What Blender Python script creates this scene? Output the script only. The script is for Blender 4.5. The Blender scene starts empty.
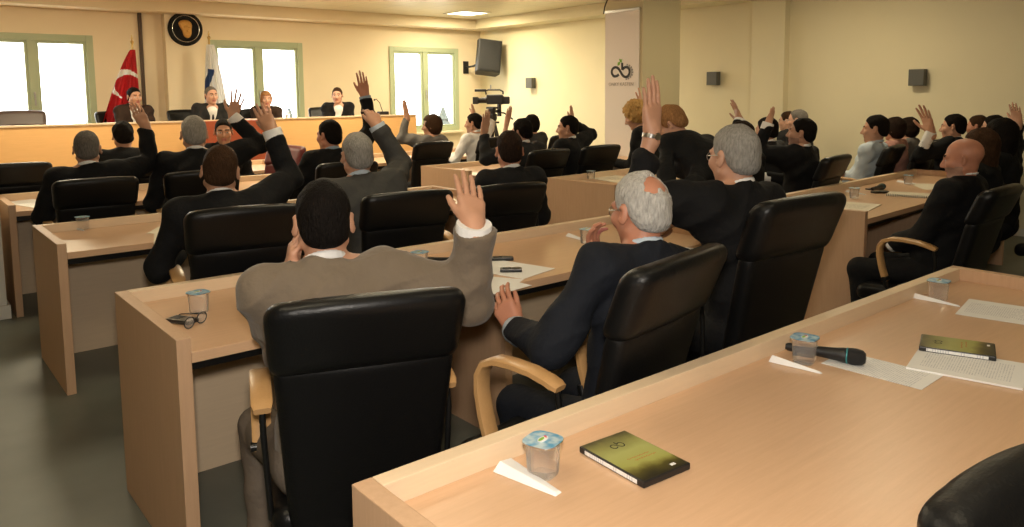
import bpy, bmesh, math, random
import numpy as np
from mathutils import Vector, Matrix

SC = bpy.context.scene
COL = SC.collection
rng = random.Random(7)

# ------------------------------------------------------------------ camera numbers
FOC, YAW, PITCH, ROLL, EYE, CYP = 774.03, 0.691087, 0.104443, -0.008973, 1.58923, 173.525
def cam_axes():
    fw = np.array([math.sin(YAW)*math.cos(PITCH), math.cos(YAW)*math.cos(PITCH), -math.sin(PITCH)])
    rt = np.array([math.cos(YAW), -math.sin(YAW), 0.0])
    up = np.cross(rt, fw)
    c, s = math.cos(ROLL), math.sin(ROLL)
    return c*rt+s*up, -s*rt+c*up, fw
RT, UP, FW = cam_axes()
EYEP = np.array([0, 0, EYE])
def ray(px, py): return FW + RT*(px-512)/FOC - UP*(py-CYP)/FOC
def at_d(px, py, d): return EYEP + ray(px, py)*d
def at_z(px, py, z):
    r = ray(px, py); return EYEP + r*((z-EYE)/r[2])
def at_y(px, py, y):
    r = ray(px, py); return EYEP + r*(y/r[1])
def at_x(px, py, x):
    r = ray(px, py); return EYEP + r*(x/r[0])
def depth(p): return float((np.asarray(p, float)-EYEP) @ FW)

# ------------------------------------------------------------------ scene objects
def tag(o, label=None, cat=None, group=None, kind=None):
    if label: o['label'] = label
    if cat: o['category'] = cat
    if group: o['group'] = group
    if kind: o['kind'] = kind
    return o
def empty(name, loc=(0, 0, 0), rz=0.0):
    o = bpy.data.objects.new(name, None); COL.objects.link(o)
    o.location = Vector([float(v) for v in loc]); o.rotation_euler = (0, 0, rz)
    o.empty_display_size = 0.1
    return o
def link(name, me, mats, parent=None, loc=None, rz=0.0):
    o = bpy.data.objects.new(name, me); COL.objects.link(o)
    if not isinstance(mats, (list, tuple)): mats = [mats]
    if len(me.materials) == 0:
        for m in mats: me.materials.append(m)
    if parent is not None: o.parent = parent
    if loc is not None: o.location = Vector([float(v) for v in loc])
    if rz: o.rotation_euler = (0, 0, rz)
    return o
def copy_tree(o, parent=None):
    c = o.copy(); COL.objects.link(c)
    if parent is not None: c.parent = parent
    for ch in list(o.children): copy_tree(ch, c)
    return c

class MB:
    """collects simple shapes into one mesh"""
    def __init__(s): s.bm = bmesh.new()
    def box(s, x0, x1, y0, y1, z0, z1, M=None):
        vs = [s.bm.verts.new(v) for v in [(x0,y0,z0),(x1,y0,z0),(x1,y1,z0),(x0,y1,z0),(x0,y0,z1),(x1,y0,z1),(x1,y1,z1),(x0,y1,z1)]]
        for f in [(0,3,2,1),(4,5,6,7),(0,1,5,4),(1,2,6,5),(2,3,7,6),(3,0,4,7)]: s.bm.faces.new([vs[i] for i in f])
        if M is not None: bmesh.ops.transform(s.bm, matrix=M, verts=vs)
        return s
    def tube(s, pts, r, n=10, rect=None, upv=(0, 0, 1), cap=True, sc=None, fixed=None):
        """sweep a circle (or rect=(w,h)) along pts"""
        pts = [Vector([float(c) for c in p]) for p in pts]; rings = []
        prev = None
        for i, p in enumerate(pts):
            a = pts[max(i-1, 0)]; b = pts[min(i+1, len(pts)-1)]
            t = (b-a).normalized()
            u = prev if prev is not None else Vector(upv)
            if abs(u.dot(t)) > 0.98: u = Vector((1, 0, 0)) if abs(t.x) < 0.9 else Vector((0, 1, 0))
            if fixed: side = Vector(fixed); u2 = side.cross(t).normalized()
            else: side = t.cross(u).normalized(); u2 = side.cross(t).normalized()
            if rect is None: prev = u2
            k = sc[i] if sc else 1.0
            ring = []
            if rect:
                w, h = rect[0]*k, rect[1]*k
                for (q, e) in [(-w,-h*.6),(-w*.75,-h),(w*.75,-h),(w,-h*.6),(w,h*.6),(w*.75,h),(-w*.75,h),(-w,h*.6)]: ring.append(s.bm.verts.new(p+side*q+u2*e))
            else:
                rr = r*k
                for j in range(n):
                    an = 2*math.pi*j/n; ring.append(s.bm.verts.new(p+side*(rr*math.cos(an))+u2*(rr*math.sin(an))))
            rings.append(ring)
        m = len(rings[0])
        for a, b in zip(rings, rings[1:]):
            for j in range(m): s.bm.faces.new([a[j], a[(j+1) % m], b[(j+1) % m], b[j]])
        if cap:
            s.bm.faces.new(rings[0][::-1]); s.bm.faces.new(rings[-1])
        return s
    def lathe(s, prof, c=(0, 0, 0), n=24, sq=0.0):
        """prof: (r,z) list; sq>0 squares the section"""
        rings = []
        for r, z in prof:
            ring = []
            for j in range(n):
                a = 2*math.pi*(j+.5)/n; k = 1.0
                if sq:
                    k = 1.0/((abs(math.cos(a))**(2+sq)+abs(math.sin(a))**(2+sq))**(1/(2+sq)))
                ring.append(s.bm.verts.new((c[0]+r*k*math.cos(a), c[1]+r*k*math.sin(a), c[2]+z)))
            rings.append(ring)
        for a, b in zip(rings, rings[1:]):
            for j in range(n): s.bm.faces.new([a[j], a[(j+1) % n], b[(j+1) % n], b[j]])
        if prof[0][0] > 1e-6: s.bm.faces.new(rings[0][::-1])
        if prof[-1][0] > 1e-6: s.bm.faces.new(rings[-1])
        return s
    def prism(s, poly, z0, z1, M=None):
        a = [s.bm.verts.new((x, y, z0)) for x, y in poly]; b = [s.bm.verts.new((x, y, z1)) for x, y in poly]
        n = len(poly)
        s.bm.faces.new(a[::-1]); s.bm.faces.new(b)
        for j in range(n): s.bm.faces.new([a[j], a[(j+1) % n], b[(j+1) % n], b[j]])
        if M is not None: bmesh.ops.transform(s.bm, matrix=M, verts=a+b)
        return s
    def mesh(s, name, bevel=0.0, smooth=False, seg=2):
        bmesh.ops.recalc_face_normals(s.bm, faces=s.bm.faces)
        if bevel > 0:
            es = [e for e in s.bm.edges if len(e.link_faces) == 2 and e.calc_face_angle(0) > 0.5]
            bmesh.ops.bevel(s.bm, geom=es, offset=bevel, segments=seg, affect='EDGES', profile=.6, clamp_overlap=True)
        me = bpy.data.meshes.new(name); s.bm.to_mesh(me); s.bm.free()
        me.polygons.foreach_set('use_smooth', [smooth]*len(me.polygons))
        if smooth:
            try: me.set_sharp_from_angle(angle=0.7)
            except Exception: pass
        return me
    def build(s, name, mat, parent=None, bevel=0.0, smooth=False, loc=None, rz=0.0, seg=2):
        return link(name, s.mesh(name, bevel, smooth, seg), mat, parent, loc, rz)
def RotZ(a, c=(0, 0, 0)):
    return Matrix.Translation(Vector(c)) @ Matrix.Rotation(a, 4, 'Z')

# ------------------------------------------------------------------ materials
MATS = {}
def newmat(name):
    m = bpy.data.materials.new(name); m.use_nodes = True
    return m, m.node_tree.nodes, m.node_tree.links, m.node_tree.nodes['Principled BSDF']
def mat(name, col, rough=.6, metal=0.0, noise=None, bump=None, spec=None, coat=0.0, sheen=0.0, coords='Object', stretch=(1, 1, 1)):
    """noise=(scale, amount, detail): tone variation; bump=(scale, strength)"""
    if name in MATS: return MATS[name]
    m, N, L, B = newmat(name)
    c = tuple(col)+(1,)
    B.inputs['Base Color'].default_value = c
    B.inputs['Roughness'].default_value = rough
    B.inputs['Metallic'].default_value = metal
    if spec is not None: B.inputs['Specular IOR Level'].default_value = spec
    if coat: B.inputs['Coat Weight'].default_value = coat; B.inputs['Coat Roughness'].default_value = .15
    if sheen: B.inputs['Sheen Weight'].default_value = sheen; B.inputs['Sheen Roughness'].default_value = .5
    tc = N.new('ShaderNodeTexCoord'); mp = N.new('ShaderNodeMapping')
    mp.inputs['Scale'].default_value = stretch
    L.new(tc.outputs[coords], mp.inputs['Vector'])
    if noise:
        nt = N.new('ShaderNodeTexNoise'); nt.inputs['Scale'].default_value = noise[0]
        nt.inputs['Detail'].default_value = noise[2] if len(noise) > 2 else 4
        L.new(mp.outputs[0], nt.inputs['Vector'])
        mx = N.new('ShaderNodeMix'); mx.data_type = 'RGBA'
        mx.inputs[6].default_value = tuple(v*(1-noise[1]) for v in col)+(1,)
        mx.inputs[7].default_value = tuple(min(1, v*(1+noise[1])) for v in col)+(1,)
        L.new(nt.outputs['Fac'], mx.inputs[0]); L.new(mx.outputs[2], B.inputs['Base Color'])
    if bump:
        nb = N.new('ShaderNodeTexNoise'); nb.inputs['Scale'].default_value = bump[0]; nb.inputs['Detail'].default_value = 3
        L.new(mp.outputs[0], nb.inputs['Vector'])
        bp = N.new('ShaderNodeBump'); bp.inputs['Strength'].default_value = bump[1]; bp.inputs['Distance'].default_value = .01
        L.new(nb.outputs['Fac'], bp.inputs['Height']); L.new(bp.outputs[0], B.inputs['Normal'])
    MATS[name] = m
    return m
def emit(name, col, strength):
    m, N, L, B = newmat(name)
    B.inputs['Base Color'].default_value = (.8, .8, .8, 1)
    B.inputs['Emission Color'].default_value = tuple(col)+(1,); B.inputs['Emission Strength'].default_value = strength
    return m
def srgb(r, g, b):
    f = lambda v: (v/255/12.92) if v/255 <= .04045 else ((v/255+.055)/1.055)**2.4
    return (f(r), f(g), f(b))
# ------------------------------------------------------------------ signed-distance modelling (surface nets)
def A(*v): return np.array(v, np.float64)
def unit(v):
    v = np.asarray(v, float); return v/(np.linalg.norm(v)+1e-12)
class Field:
    def __init__(s, lo, hi, h):
        s.h = h; s.lo = np.asarray(lo, float)-3*h
        s.n = np.ceil((np.asarray(hi, float)+3*h-s.lo)/h).astype(int)+1
        s.f = np.full(s.n, .3, np.float32)
        s.ax = [(s.lo[i]+h*np.arange(s.n[i])).astype(np.float32) for i in range(3)]
    def sub(s, lo, hi):
        sl = []
        for i in range(3):
            a = int(max(0, math.floor((lo[i]-s.lo[i])/s.h))); b = int(min(s.n[i], math.ceil((hi[i]-s.lo[i])/s.h)+1))
            if b <= a: return None
            sl.append(slice(a, b))
        return tuple(sl)
    def grid(s, sl): return s.ax[0][sl[0]][:, None, None], s.ax[1][sl[1]][None, :, None], s.ax[2][sl[2]][None, None, :]
    def _apply(s, lo, hi, fn, k, op):
        pad = max(k, .0)+2.5*s.h
        sl = s.sub(np.asarray(lo)-pad, np.asarray(hi)+pad)
        if sl is None: return
        d = fn(*s.grid(sl)).astype(np.float32); f = s.f[sl]
        if op == 'u':
            if k > 0:
                t = np.maximum(k-np.abs(f-d), 0)/k; s.f[sl] = np.minimum(f, d)-t*t*(k*.25)
            else: s.f[sl] = np.minimum(f, d)
        else:
            if k > 0:
                t = np.maximum(k-np.abs(f+d), 0)/k; s.f[sl] = np.maximum(f, -d)+t*t*(k*.25)
            else: s.f[sl] = np.maximum(f, -d)
    def cone(s, a, b, r1, r2=None, k=.0, op='u'):
        r2 = r1 if r2 is None else r2
        a = np.asarray(a, float); b = np.asarray(b, float); ab = b-a; L2 = float(ab@ab)+1e-12
        R = max(r1, r2)
        def fn(X, Y, Z):
            x, y, z = X-a[0], Y-a[1], Z-a[2]
            t = np.clip((x*ab[0]+y*ab[1]+z*ab[2])/L2, 0, 1)
            return np.sqrt((x-t*ab[0])**2+(y-t*ab[1])**2+(z-t*ab[2])**2)-(r1+t*(r2-r1))
        s._apply(np.minimum(a, b)-R, np.maximum(a, b)+R, fn, k, op)
    def ell(s, c, r, M=None, k=.0, op='u'):
        c = np.asarray(c, float); M = np.eye(3) if M is None else np.asarray(M); R = np.sqrt(((M*np.asarray(r))**2).sum(1))
        def fn(X, Y, Z):
            x, y, z = X-c[0], Y-c[1], Z-c[2]
            u = [(x*M[0, i]+y*M[1, i]+z*M[2, i]) for i in range(3)]
            k0 = np.sqrt(sum((u[i]/r[i])**2 for i in range(3))); k1 = np.sqrt(sum((u[i]/(r[i]*r[i]))**2 for i in range(3)))+1e-9
            return k0*(k0-1)/k1
        s._apply(c-R, c+R, fn, k, op)
    def fnbox(s, lo, hi, fn, k=0, op='u'): s._apply(lo, hi, fn, k, op)
    def mesh(s, name, smooth=1):
        f = s.f; n = f.shape; ins = f < 0
        c = np.zeros((n[0]-1, n[1]-1, n[2]-1), np.uint8)
        for i in (0, 1):
            for j in (0, 1):
                for k in (0, 1): c += ins[i:n[0]-1+i, j:n[1]-1+j, k:n[2]-1+k]
        act = (c > 0) & (c < 8)
        I = np.argwhere(act); m = len(I)
        me = bpy.data.meshes.new(name)
        if m == 0: return me
        idx = np.full(act.shape, -1, np.int32); idx[act] = np.arange(m)
        acc = np.zeros((m, 3)); cnt = np.zeros(m)
        cor = [(i, j, k) for i in (0, 1) for j in (0, 1) for k in (0, 1)]
        vals = {o: f[I[:, 0]+o[0], I[:, 1]+o[1], I[:, 2]+o[2]] for o in cor}
        for o in cor:
            for a in range(3):
                if o[a] == 0:
                    o2 = list(o); o2[a] = 1; o2 = tuple(o2)
                    va, vb = vals[o], vals[o2]; x = (va < 0) != (vb < 0)
                    t = va/np.where(x, va-vb, 1)
                    p = np.tile(np.array(o, float), (m, 1)); p[:, a] = t
                    acc[x] += p[x]; cnt[x] += 1
        V = s.lo+s.h*(I+acc/cnt[:, None])
        Q = []
        for a in range(3):
            b, d = (a+1) % 3, (a+2) % 3
            s0 = [slice(None)]*3; s1 = [slice(None)]*3
            s0[a] = slice(0, n[a]-1); s1[a] = slice(1, n[a])
            E = ins[tuple(s0)] != ins[tuple(s1)]
            P = np.argwhere(E)
            ok = (P[:, b] > 0) & (P[:, d] > 0) & (P[:, b] < n[b]-1) & (P[:, d] < n[d]-1); P = P[ok]
            st = ins[tuple(s0)][P[:, 0], P[:, 1], P[:, 2]]
            def g(db, dd):
                q = P.copy(); q[:, b] += db; q[:, d] += dd; return idx[q[:, 0], q[:, 1], q[:, 2]]
            q = np.stack([g(-1, -1), g(0, -1), g(0, 0), g(-1, 0)], 1)
            q[~st] = q[~st][:, ::-1]
            Q.append(q)
        Q = np.concatenate(Q); Q = Q[(Q >= 0).all(1)]
        for _ in range(smooth):
            S = np.zeros_like(V); C = np.zeros(m)
            for i in range(4):
                j = (i+1) % 4
                for p, q in ((i, j), (j, i)):
                    for ax in range(3): S[:, ax] += np.bincount(Q[:, p], V[Q[:, q], ax], m)
                    C += np.bincount(Q[:, p], minlength=m)
            V = V*.5+.5*S/np.maximum(C, 1)[:, None]
        return np_mesh(me, V, Q)
def np_mesh(me, V, Q):
    k = Q.shape[1]
    me.vertices.add(len(V)); me.vertices.foreach_set('co', V.astype(np.float32).ravel())
    me.loops.add(len(Q)*k); me.loops.foreach_set('vertex_index', Q.astype(np.int32).ravel())
    me.polygons.add(len(Q)); me.polygons.foreach_set('loop_start', np.arange(0, len(Q)*k, k, dtype=np.int32))
    try: me.polygons.foreach_set('loop_total', np.full(len(Q), k, np.int32))
    except Exception: pass
    me.update(calc_edges=True); me.validate()
    me.polygons.foreach_set('use_smooth', np.ones(len(me.polygons), bool))
    return me
def centers(me):
    c = np.empty(len(me.polygons)*3, np.float32); me.polygons.foreach_get('center', c); return c.reshape(-1, 3).astype(float)
def shift(me, off):
    v = np.empty(len(me.vertices)*3, np.float32); me.vertices.foreach_get('co', v)
    v = v.reshape(-1, 3)-np.asarray(off, np.float32); me.vertices.foreach_set('co', v.ravel()); me.update(); return me
# ------------------------------------------------------------------ people
def rotax(ax, a):
    ax = unit(ax); K = np.array([[0, -ax[2], ax[1]], [ax[2], 0, -ax[0]], [-ax[1], ax[0], 0]])
    return np.eye(3)+math.sin(a)*K+(1-math.cos(a))*K@K
def frame(face): return A(math.cos(face), -math.sin(face), 0), A(math.sin(face), math.cos(face), 0), A(0, 0, 1.)
D2R = math.pi/180
def head_frame(spec):
    f = (spec.get('face', 0)+spec.get('hyaw', 0))*D2R
    R, F, U = frame(f)
    p = spec.get('hpitch', 3)*D2R            # + looks down
    M = rotax(R, -p); F, U = M@F, M@U
    M = rotax(F, spec.get('hroll', 0)*D2R); R, U = M@R, M@U
    return np.stack([R, F, U], 1)
def torso_frame(spec):
    R, F, U = frame(spec.get('face', 0)*D2R)
    M = rotax(R, -spec.get('lean', 3)*D2R); F, U = M@F, M@U
    M = rotax(F, spec.get('tilt', 0)*D2R); R, U = M@R, M@U
    M = rotax(U, -spec.get('twist', 0)*D2R); R, F = M@R, M@F
    return R, F, U
def solve_body(spec):
    """hip position, size and joints from the head top"""
    top = np.asarray(spec['top'], float); hz = spec.get('hipz', .53)
    R, F, U = torso_frame(spec); HM = head_frame(spec)
    def off(s):
        ck = unit(U*.6+HM[:, 2]*.4)
        N = U*.572*s
        Hc = N+ck*.122*s+HM[:, 1]*.024*s
        return N, Hc, Hc+HM[:, 2]*.117*s
    s = 1.0
    for _ in range(12): s *= (top[2]-hz)/off(s)[2][2]
    s = min(max(s, spec.get('smin', .92)), spec.get('smax', 1.1))
    N, Hc, T = off(s); P = top-T
    return P, s, N+P, Hc+P
def ik(S, W, a, b, hint):
    d = W-S; L = np.linalg.norm(d)
    if L > (a+b)*.998: k = L/((a+b)*.998); a *= k; b *= k
    u = unit(d); x = (a*a-b*b+L*L)/(2*L); h = math.sqrt(max(a*a-x*x, 0))
    v = np.asarray(hint, float); v = unit(v-u*(v@u))
    return S+u*x+v*h
def hand_prims(fl, W, D, Nn, side, sc, pose, inflate=0.0):
    """W wrist, D towards the fingers, Nn out of the palm, side = thumb direction"""
    def pt(x, z, y=0.0): return W+(side*x+D*z+Nn*y)*sc
    e = inflate
    fl.cone(pt(0, -.03), pt(0, .02), .027*sc, .029*sc, .02)
    kn = [(.031, .092), (.0105, .097), (-.0105, .093), (-.030, .083)]
    for i, (x, z) in enumerate(kn):
        fl.cone(pt(x*.55, .018), pt(x, z-.004), .0165*sc, .0125*sc, .016)
    fl.cone(pt(.022, .05, .006), pt(-.02, .05, .006), .012*sc, .012*sc, .016)
    LN = [(.044, .026, .022), (.049, .030, .023), (.045, .028, .022), (.034, .021, .019)]
    sp = {'spread': (.20, .06, -.08, -.24), 'open': (.05, .015, -.02, -.08), 'tight': (.0, .0, .0, -.02), 'relaxed': (.06, .02, -.03, -.08), 'fist': (.02, 0, 0, -.02)}[pose]
    cu = {'spread': (.06, .06, .06, .10), 'open': (.08, .05, .06, .10), 'tight': (.05, .04, .05, .07), 'relaxed': (.38, .45, .5, .55), 'fist': (1.2, 1.25, 1.25, 1.2)}[pose]
    for i, (x, z) in enumerate(kn):
        p = pt(x, z-.006); a = 0
        sd = unit(D*math.cos(sp[i])+side*math.sin(sp[i]))
        rs = [.0093, .0086, .0079, .0070] if i < 3 else [.0082, .0076, .0070, .0062]
        for j in range(3):
            a += cu[i]*(1.0 if j == 0 else .9)
            q = p+(sd*math.cos(a)+Nn*math.sin(a))*LN[i][j]*sc*(1.08 if j == 0 else 1)
            fl.cone(p, q, rs[j]*sc, rs[j+1]*sc, .004)
            p = q
    out = {'spread': .9, 'open': .55, 'tight': .25, 'relaxed': .45, 'fist': .2}[pose]
    b = pt(.018, .022, .006); m = b+(unit(D*math.cos(out)+side*math.sin(out)+Nn*.25)*.045)*sc
    o2 = out*.55
    t = m+unit(D*math.cos(o2)+side*math.sin(o2)+Nn*.3)*.034*sc; t2 = t+unit(D*math.cos(o2*.7)+side*math.sin(o2*.7)+Nn*.25)*.026*sc
    fl.cone(b, m, .0165*sc, .0120*sc, .014); fl.cone(m, t, .0115*sc, .0098*sc, .004); fl.cone(t, t2, .0098*sc, .0078*sc, .003)
def head_prims(fl, c, M, s, female=False):
    def p(x, y, z): return c+M@(A(x, y, z)*s)
    fl.ell(p(0, -.014, .034), A(.0765, .098, .084)*s, M)
    fl.ell(p(0, .028, -.028), A(.060 if female else .0655, .070, .086)*s, M, .02)
    w = .046 if female else .053
    fl.cone(p(-w, .0, -.058), p(-.012, .066, -.098), .021*s, .019*s, .02); fl.cone(p(w, .0, -.058), p(.012, .066, -.098), .021*s, .019*s, .02)
    fl.ell(p(0, .074, -.097), A(.021, .02, .017)*s, M, .015)
    for sx in (-1, 1):
        fl.ell(p(sx*.041, .062, -.022), A(.026, .026, .024)*s, M, .018)
        fl.cone(p(sx*.010, .089, .024), p(sx*.046, .074, .024), .0105*s, .010*s, .012)
    for sx in (-1, 1): fl.ell(p(sx*.031, .098, .004), A(.017, .016, .012)*s, M, .010, 's')
    for sx in (-1, 1):
        fl.ell(p(sx*.031, .0755, .003), A(.0145, .0145, .0135)*s, M, .003)
        fl.cone(p(sx*.018, .087, .011), p(sx*.044, .079, .010), .004*s, .004*s, .004)
    fl.cone(p(0, .090, .014), p(0, .114, -.030), .0085*s, .0125*s, .010)
    for sx in (-1, 1): fl.ell(p(sx*.013, .101, -.036), A(.010, .012, .009)*s, M, .007)
    fl.ell(p(0, .088, -.059), A(.026, .012, .0075)*s, M, .006); fl.ell(p(0, .086, -.071), A(.022, .012, .0075)*s, M, .006)
    fl.ell(p(0, .094, -.0655), A(.022, .006, .0016)*s, M, .003, 's')
    for sx in (-1, 1):
        E = M@rotax(A(0, 0, 1), sx*-.55)@rotax(A(1, 0, 0), .15)
        fl.ell(p(sx*.0835, -.012, -.006), A(.0075, .019, .034)*s, E, .006)
        fl.ell(p(sx*.092, -.004, -.002), A(.006, .010, .018)*s, E, .004, 's')
def hairline(y):
    return np.interp(y, [-.13, -.085, -.05, -.030, -.024, .002, .008, .022, .034, .048, .060, .072, .088, .12], [-.075, -.076, -.060, -.034, .008, .014, -.018, -.018, .004, .040, .062, .072, .080, .088])
def make_hair(h, c, M, s, style, off):
    """separate hair mesh around the skull"""
    lo = c-.34*s; hi = c+.24*s
    th = {'short': .009, 'thin': .006, 'crown': .010, 'long': .02, 'bob': .020, 'curly': .026, 'ring': .007, 'full': .015}[style]
    ext = .22 if style == 'long' else .13
    fl = Field(c-A(.16, .16, ext+.04)*s, c+A(.16, .16, .17)*s, h)
    X, Y, Z = fl.grid((slice(None),)*3)
    x, y, z = X-c[0], Y-c[1], Z-c[2]
    u = [((x*M[0, i]+y*M[1, i]+z*M[2, i])/s) for i in range(3)]
    def ell(cc, r):
        q = [(u[i]-cc[i])/r[i] for i in range(3)]
        k0 = np.sqrt(q[0]**2+q[1]**2+q[2]**2); k1 = np.sqrt((q[0]/r[0])**2+(q[1]/r[1])**2+(q[2]/r[2])**2)+1e-9
        return k0*(k0-1)/k1
    smin = lambda a, b, k: np.minimum(a, b)-np.maximum(k-np.abs(a-b), 0)**2/(4*k)
    smax = lambda a, b, k: -smin(-a, -b, k)
    d = ell((0, -.014, .034), (.0765+th*(.4 if style in ('short', 'thin', 'crown', 'ring') else .75), .098+th, .084+th*1.3))
    back = ell((0, -.05, -.03), (.062+th*.8, .055+th*.6, .06))
    if style not in ('curly',): d = smin(d, back, .03)
    n1 = np.sin(70*u[0]+9*u[2])*np.sin(62*u[1]+1.3)*np.sin(55*u[2]+.7)
    n2 = np.sin(160*u[0]+40*u[1])*np.sin(150*u[1]-30*u[2])*np.sin(140*u[2]+2)
    if style in ('bob', 'long'):
        zb = -.115 if style == 'bob' else -.21
        wd = .083 if style == 'bob' else .088
        if style == 'bob': fall = ell((0, -.022, -.02), (wd+.006, .088, .10))
        else: fall = ell((0, -.045, -.06), (wd, .075, .16))
        d = smin(d, fall, .03)
        face = np.maximum(np.maximum(np.abs(u[0])-.064, .012-u[1]), u[2]-.068)      # opening for the face
        d = smax(d, -face, .012); d = d+.0035*n1+.0015*n2
        d = smax(d, zb-u[2], .02)
    elif style == 'curly':
        d = smin(d, ell((0, -.03, -.005), (.098, .088, .085)), .03)
        d = d+.010*np.sin(95*u[0]+8*u[2])*np.sin(90*u[1])*np.sin(85*u[2]+1)+.004*n2
        face = np.maximum(np.maximum(np.abs(u[0])-.05, .03-u[1]), u[2]-.062)
        d = smax(d, -face, .015)
    else:
        d = d+.0024*n1+.0014*n2+(.003*n1 if style == 'full' else 0)
        cut = hairline(u[1])-u[2]
        if style == 'thin': cut = cut+np.where(u[1] > .03, .014, 0)
        d = d+th*.75*np.exp(-np.maximum(-cut, 0)/.014)
        d = smax(d, cut*.7, .006)
        if style == 'crown': d = d+.026*np.clip(1.3+.28*n1+.2*n2-np.sqrt(((u[0]-.012)/.048)**2+((u[1]+.082)/.045)**2+((u[2]-.085)/.045)**2), 0, .8)
        if style == 'ring': d = smax(smax(d, u[2]-.030, .012), u[1]-.004, .012)
        side = np.maximum(np.abs(u[1]+.012)-.014, np.abs(u[2]+.004)-.03)
    fl.f = np.minimum((d*s).astype(np.float32), .3)
    for a in range(3):
        sl = [slice(None)]*3
        for e in (0, 1, -1, -2): sl[a] = e; fl.f[tuple(sl)] = .1
    return shift(fl.mesh('hair', 1), off)

def limb_noise(p): return 0
def make_person(spec):
    name = spec.get('name', 'person')
    P, s, N, Hc = solve_body(spec)
    R, F, U = torso_frame(spec); HM = head_frame(spec); bR, bF, bU = frame(spec.get('face', 0)*D2R)
    dep = max(depth(Hc), 1.0); base = A(P[0], P[1], 0)
    vx = spec.get('vox', min(max(dep*.0019, .0042), .0068)); vc = max(vx*1.5, .009)
    fem = spec.get('female', False); wd = spec.get('wide', .92 if fem else 1.0); bel = spec.get('belly', .0)
    root = empty(name, base); tag(root, spec['label'], spec.get('cat', 'person'), spec.get('group'))
    # joints
    sw = .178*s*wd
    sh = {}; arms = {}
    for q, sg in (('l', -1), ('r', 1)):
        a = spec.get('arm_'+q, ('table',)); up = a[0] == 'raise'
        S = N+R*sg*sw-U*.065*s+F*.005
        if up: S = S+U*.03*s-R*sg*.012
        if a[0] in ('raise',):
            dd = depth(S)+a[3]; W = at_d(*a[1], dd); T = at_d(*a[2], dd+a[5] if len(a) > 5 else dd); D = unit(T-W)
            L0 = np.linalg.norm(T-W); k = max(s*spec.get('hsc', 1.0), min(L0/.187, spec.get('hmax', 1.15))); Lh = .187*k
            if Lh > L0:
                T = at_d(*a[2], dd+min(math.sqrt(Lh*Lh-L0*L0), .75*L0)); D = unit(T-W)
            hint = a[4] if len(a) > 4 else R*sg*.7-U*.5-F*.2
            hint = hint[0]*R*sg+hint[1]*F+hint[2]*U if len(a) > 4 and a[4] is not None else R*sg*.7-U*.5-F*.2
            nrm = bF*1.0; pose = spec.get('hand', 'open')
            nrm = nrm-D*(nrm@D); nrm = unit(nrm); tw = spec.get('htw', 0)*D2R
            side = unit(np.cross(D, nrm)); side = side if side@(-R*sg) > 0 else -side
            M = rotax(D, tw); nrm, side = M@nrm, M@side
        else:
            k = s
            if a[0] == 'table': W = P+bF*.36*s+bR*sg*.17; W[2] = .812; D = unit(bF-bR*sg*.35); nrm = -bU; side = unit(np.cross(D, bU))
            elif a[0] == 'lap': W = P+bF*.24*s+bR*sg*.085; W[2] = P[2]+.13; D = unit(bF*.8-bR*sg*.6); nrm = -bU
            elif a[0] == 'at': W = np.asarray(a[1], float); D = unit(a[2]); nrm = -bU if len(a) < 4 else np.asarray(a[3], float)
            elif a[0] == 'fold': W = P+bF*.20*s-bR*sg*.03+U*(.24+.02*sg)*s; D = unit(-bR*sg+bF*.15); nrm = -bF
            elif a[0] == 'cheek': W = Hc+HM@(A(sg*.100, .045, -.165)*s); D = unit(HM@A(-sg*.10, -.12, 1)); nrm = HM@A(-sg, 0, 0)
            elif a[0] == 'down': W = S-U*.5*s+bF*.1; D = unit(-U+bF*.2); nrm = -R*sg
            nrm = unit(nrm-D*(nrm@D)); side = unit(np.cross(D, nrm)); ref = -bR*sg if abs(side@bR) > .3 else bU
            side = side if side@ref > 0 else -side
            if a[0] == 'cheek': side = HM@A(0, .6, .4); side = unit(side-D*(side@D))
            if a[0] in ('fold',): side = bU-D*(bU@D); side = unit(side)
            hint = -bF*.5-bU*.7+bR*sg*.55; pose = {'table': 'relaxed', 'fold': 'relaxed'}.get(a[0], 'relaxed')
            if a[0] == 'cheek': hint = R*sg*.25+F*.2-U
            if a[0] == 'at' and len(a) > 4: hint = a[4][0]*R*sg+a[4][1]*F+a[4][2]*U
            pose = spec.get('rest', pose)
        E = ik(S, W, .29*s, .262*s, hint)
        arms[q] = (S, E, W, D, nrm, side, k, pose, up); sh[q] = S
    # legs
    legs = {}
    stand = spec.get('stand', False)
    for q, sg in (('l', -1), ('r', 1)):
        Hj = P+bR*sg*.088*s
        if stand:
            st = spec.get('step', 0)*sg
            An = A(*(base+bR*sg*.10+bF*(st-.0)))+A(0, 0, .085); mid = (Hj+An)/2
            K = Hj*.5+An*.5+bF*.03
            if spec.get('bent'): K = ik(Hj, An, .42*s, .42*s, bF)
        else:
            sp = spec.get('knees', .11)
            K = Hj+bF*.42*s+bR*sg*(sp-.06); K[2] = max(P[2]-.045, .46)
            fo = spec.get('foot', (0, 0)); An = A(K[0], K[1], .085)+bF*(.02+fo[0]*sg-.06)+bR*sg*.0
        legs[q] = (Hj, K, An)
    # ---- body
    pts = [Hc, P]+[v for a in arms.values() for v in (a[0], a[1], a[2], a[2]+a[3]*.2)]+[v for l in legs.values() for v in l]
    lo = np.min(pts, 0)-.17; hi = np.max(pts, 0)+.17; lo[2] = max(lo[2], -.01)
    fl = Field(lo, hi, vx)
    head_prims(fl, Hc, HM, s, fem)
    fl.cone(Hc-HM[:, 1]*.022*s-HM[:, 2]*.045*s, N-U*.02*s+F*.012, .052*s*(.86 if fem else 1), .060*s*(.86 if fem else 1), .022)
    TM = np.stack([R, F, U], 1)
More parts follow.
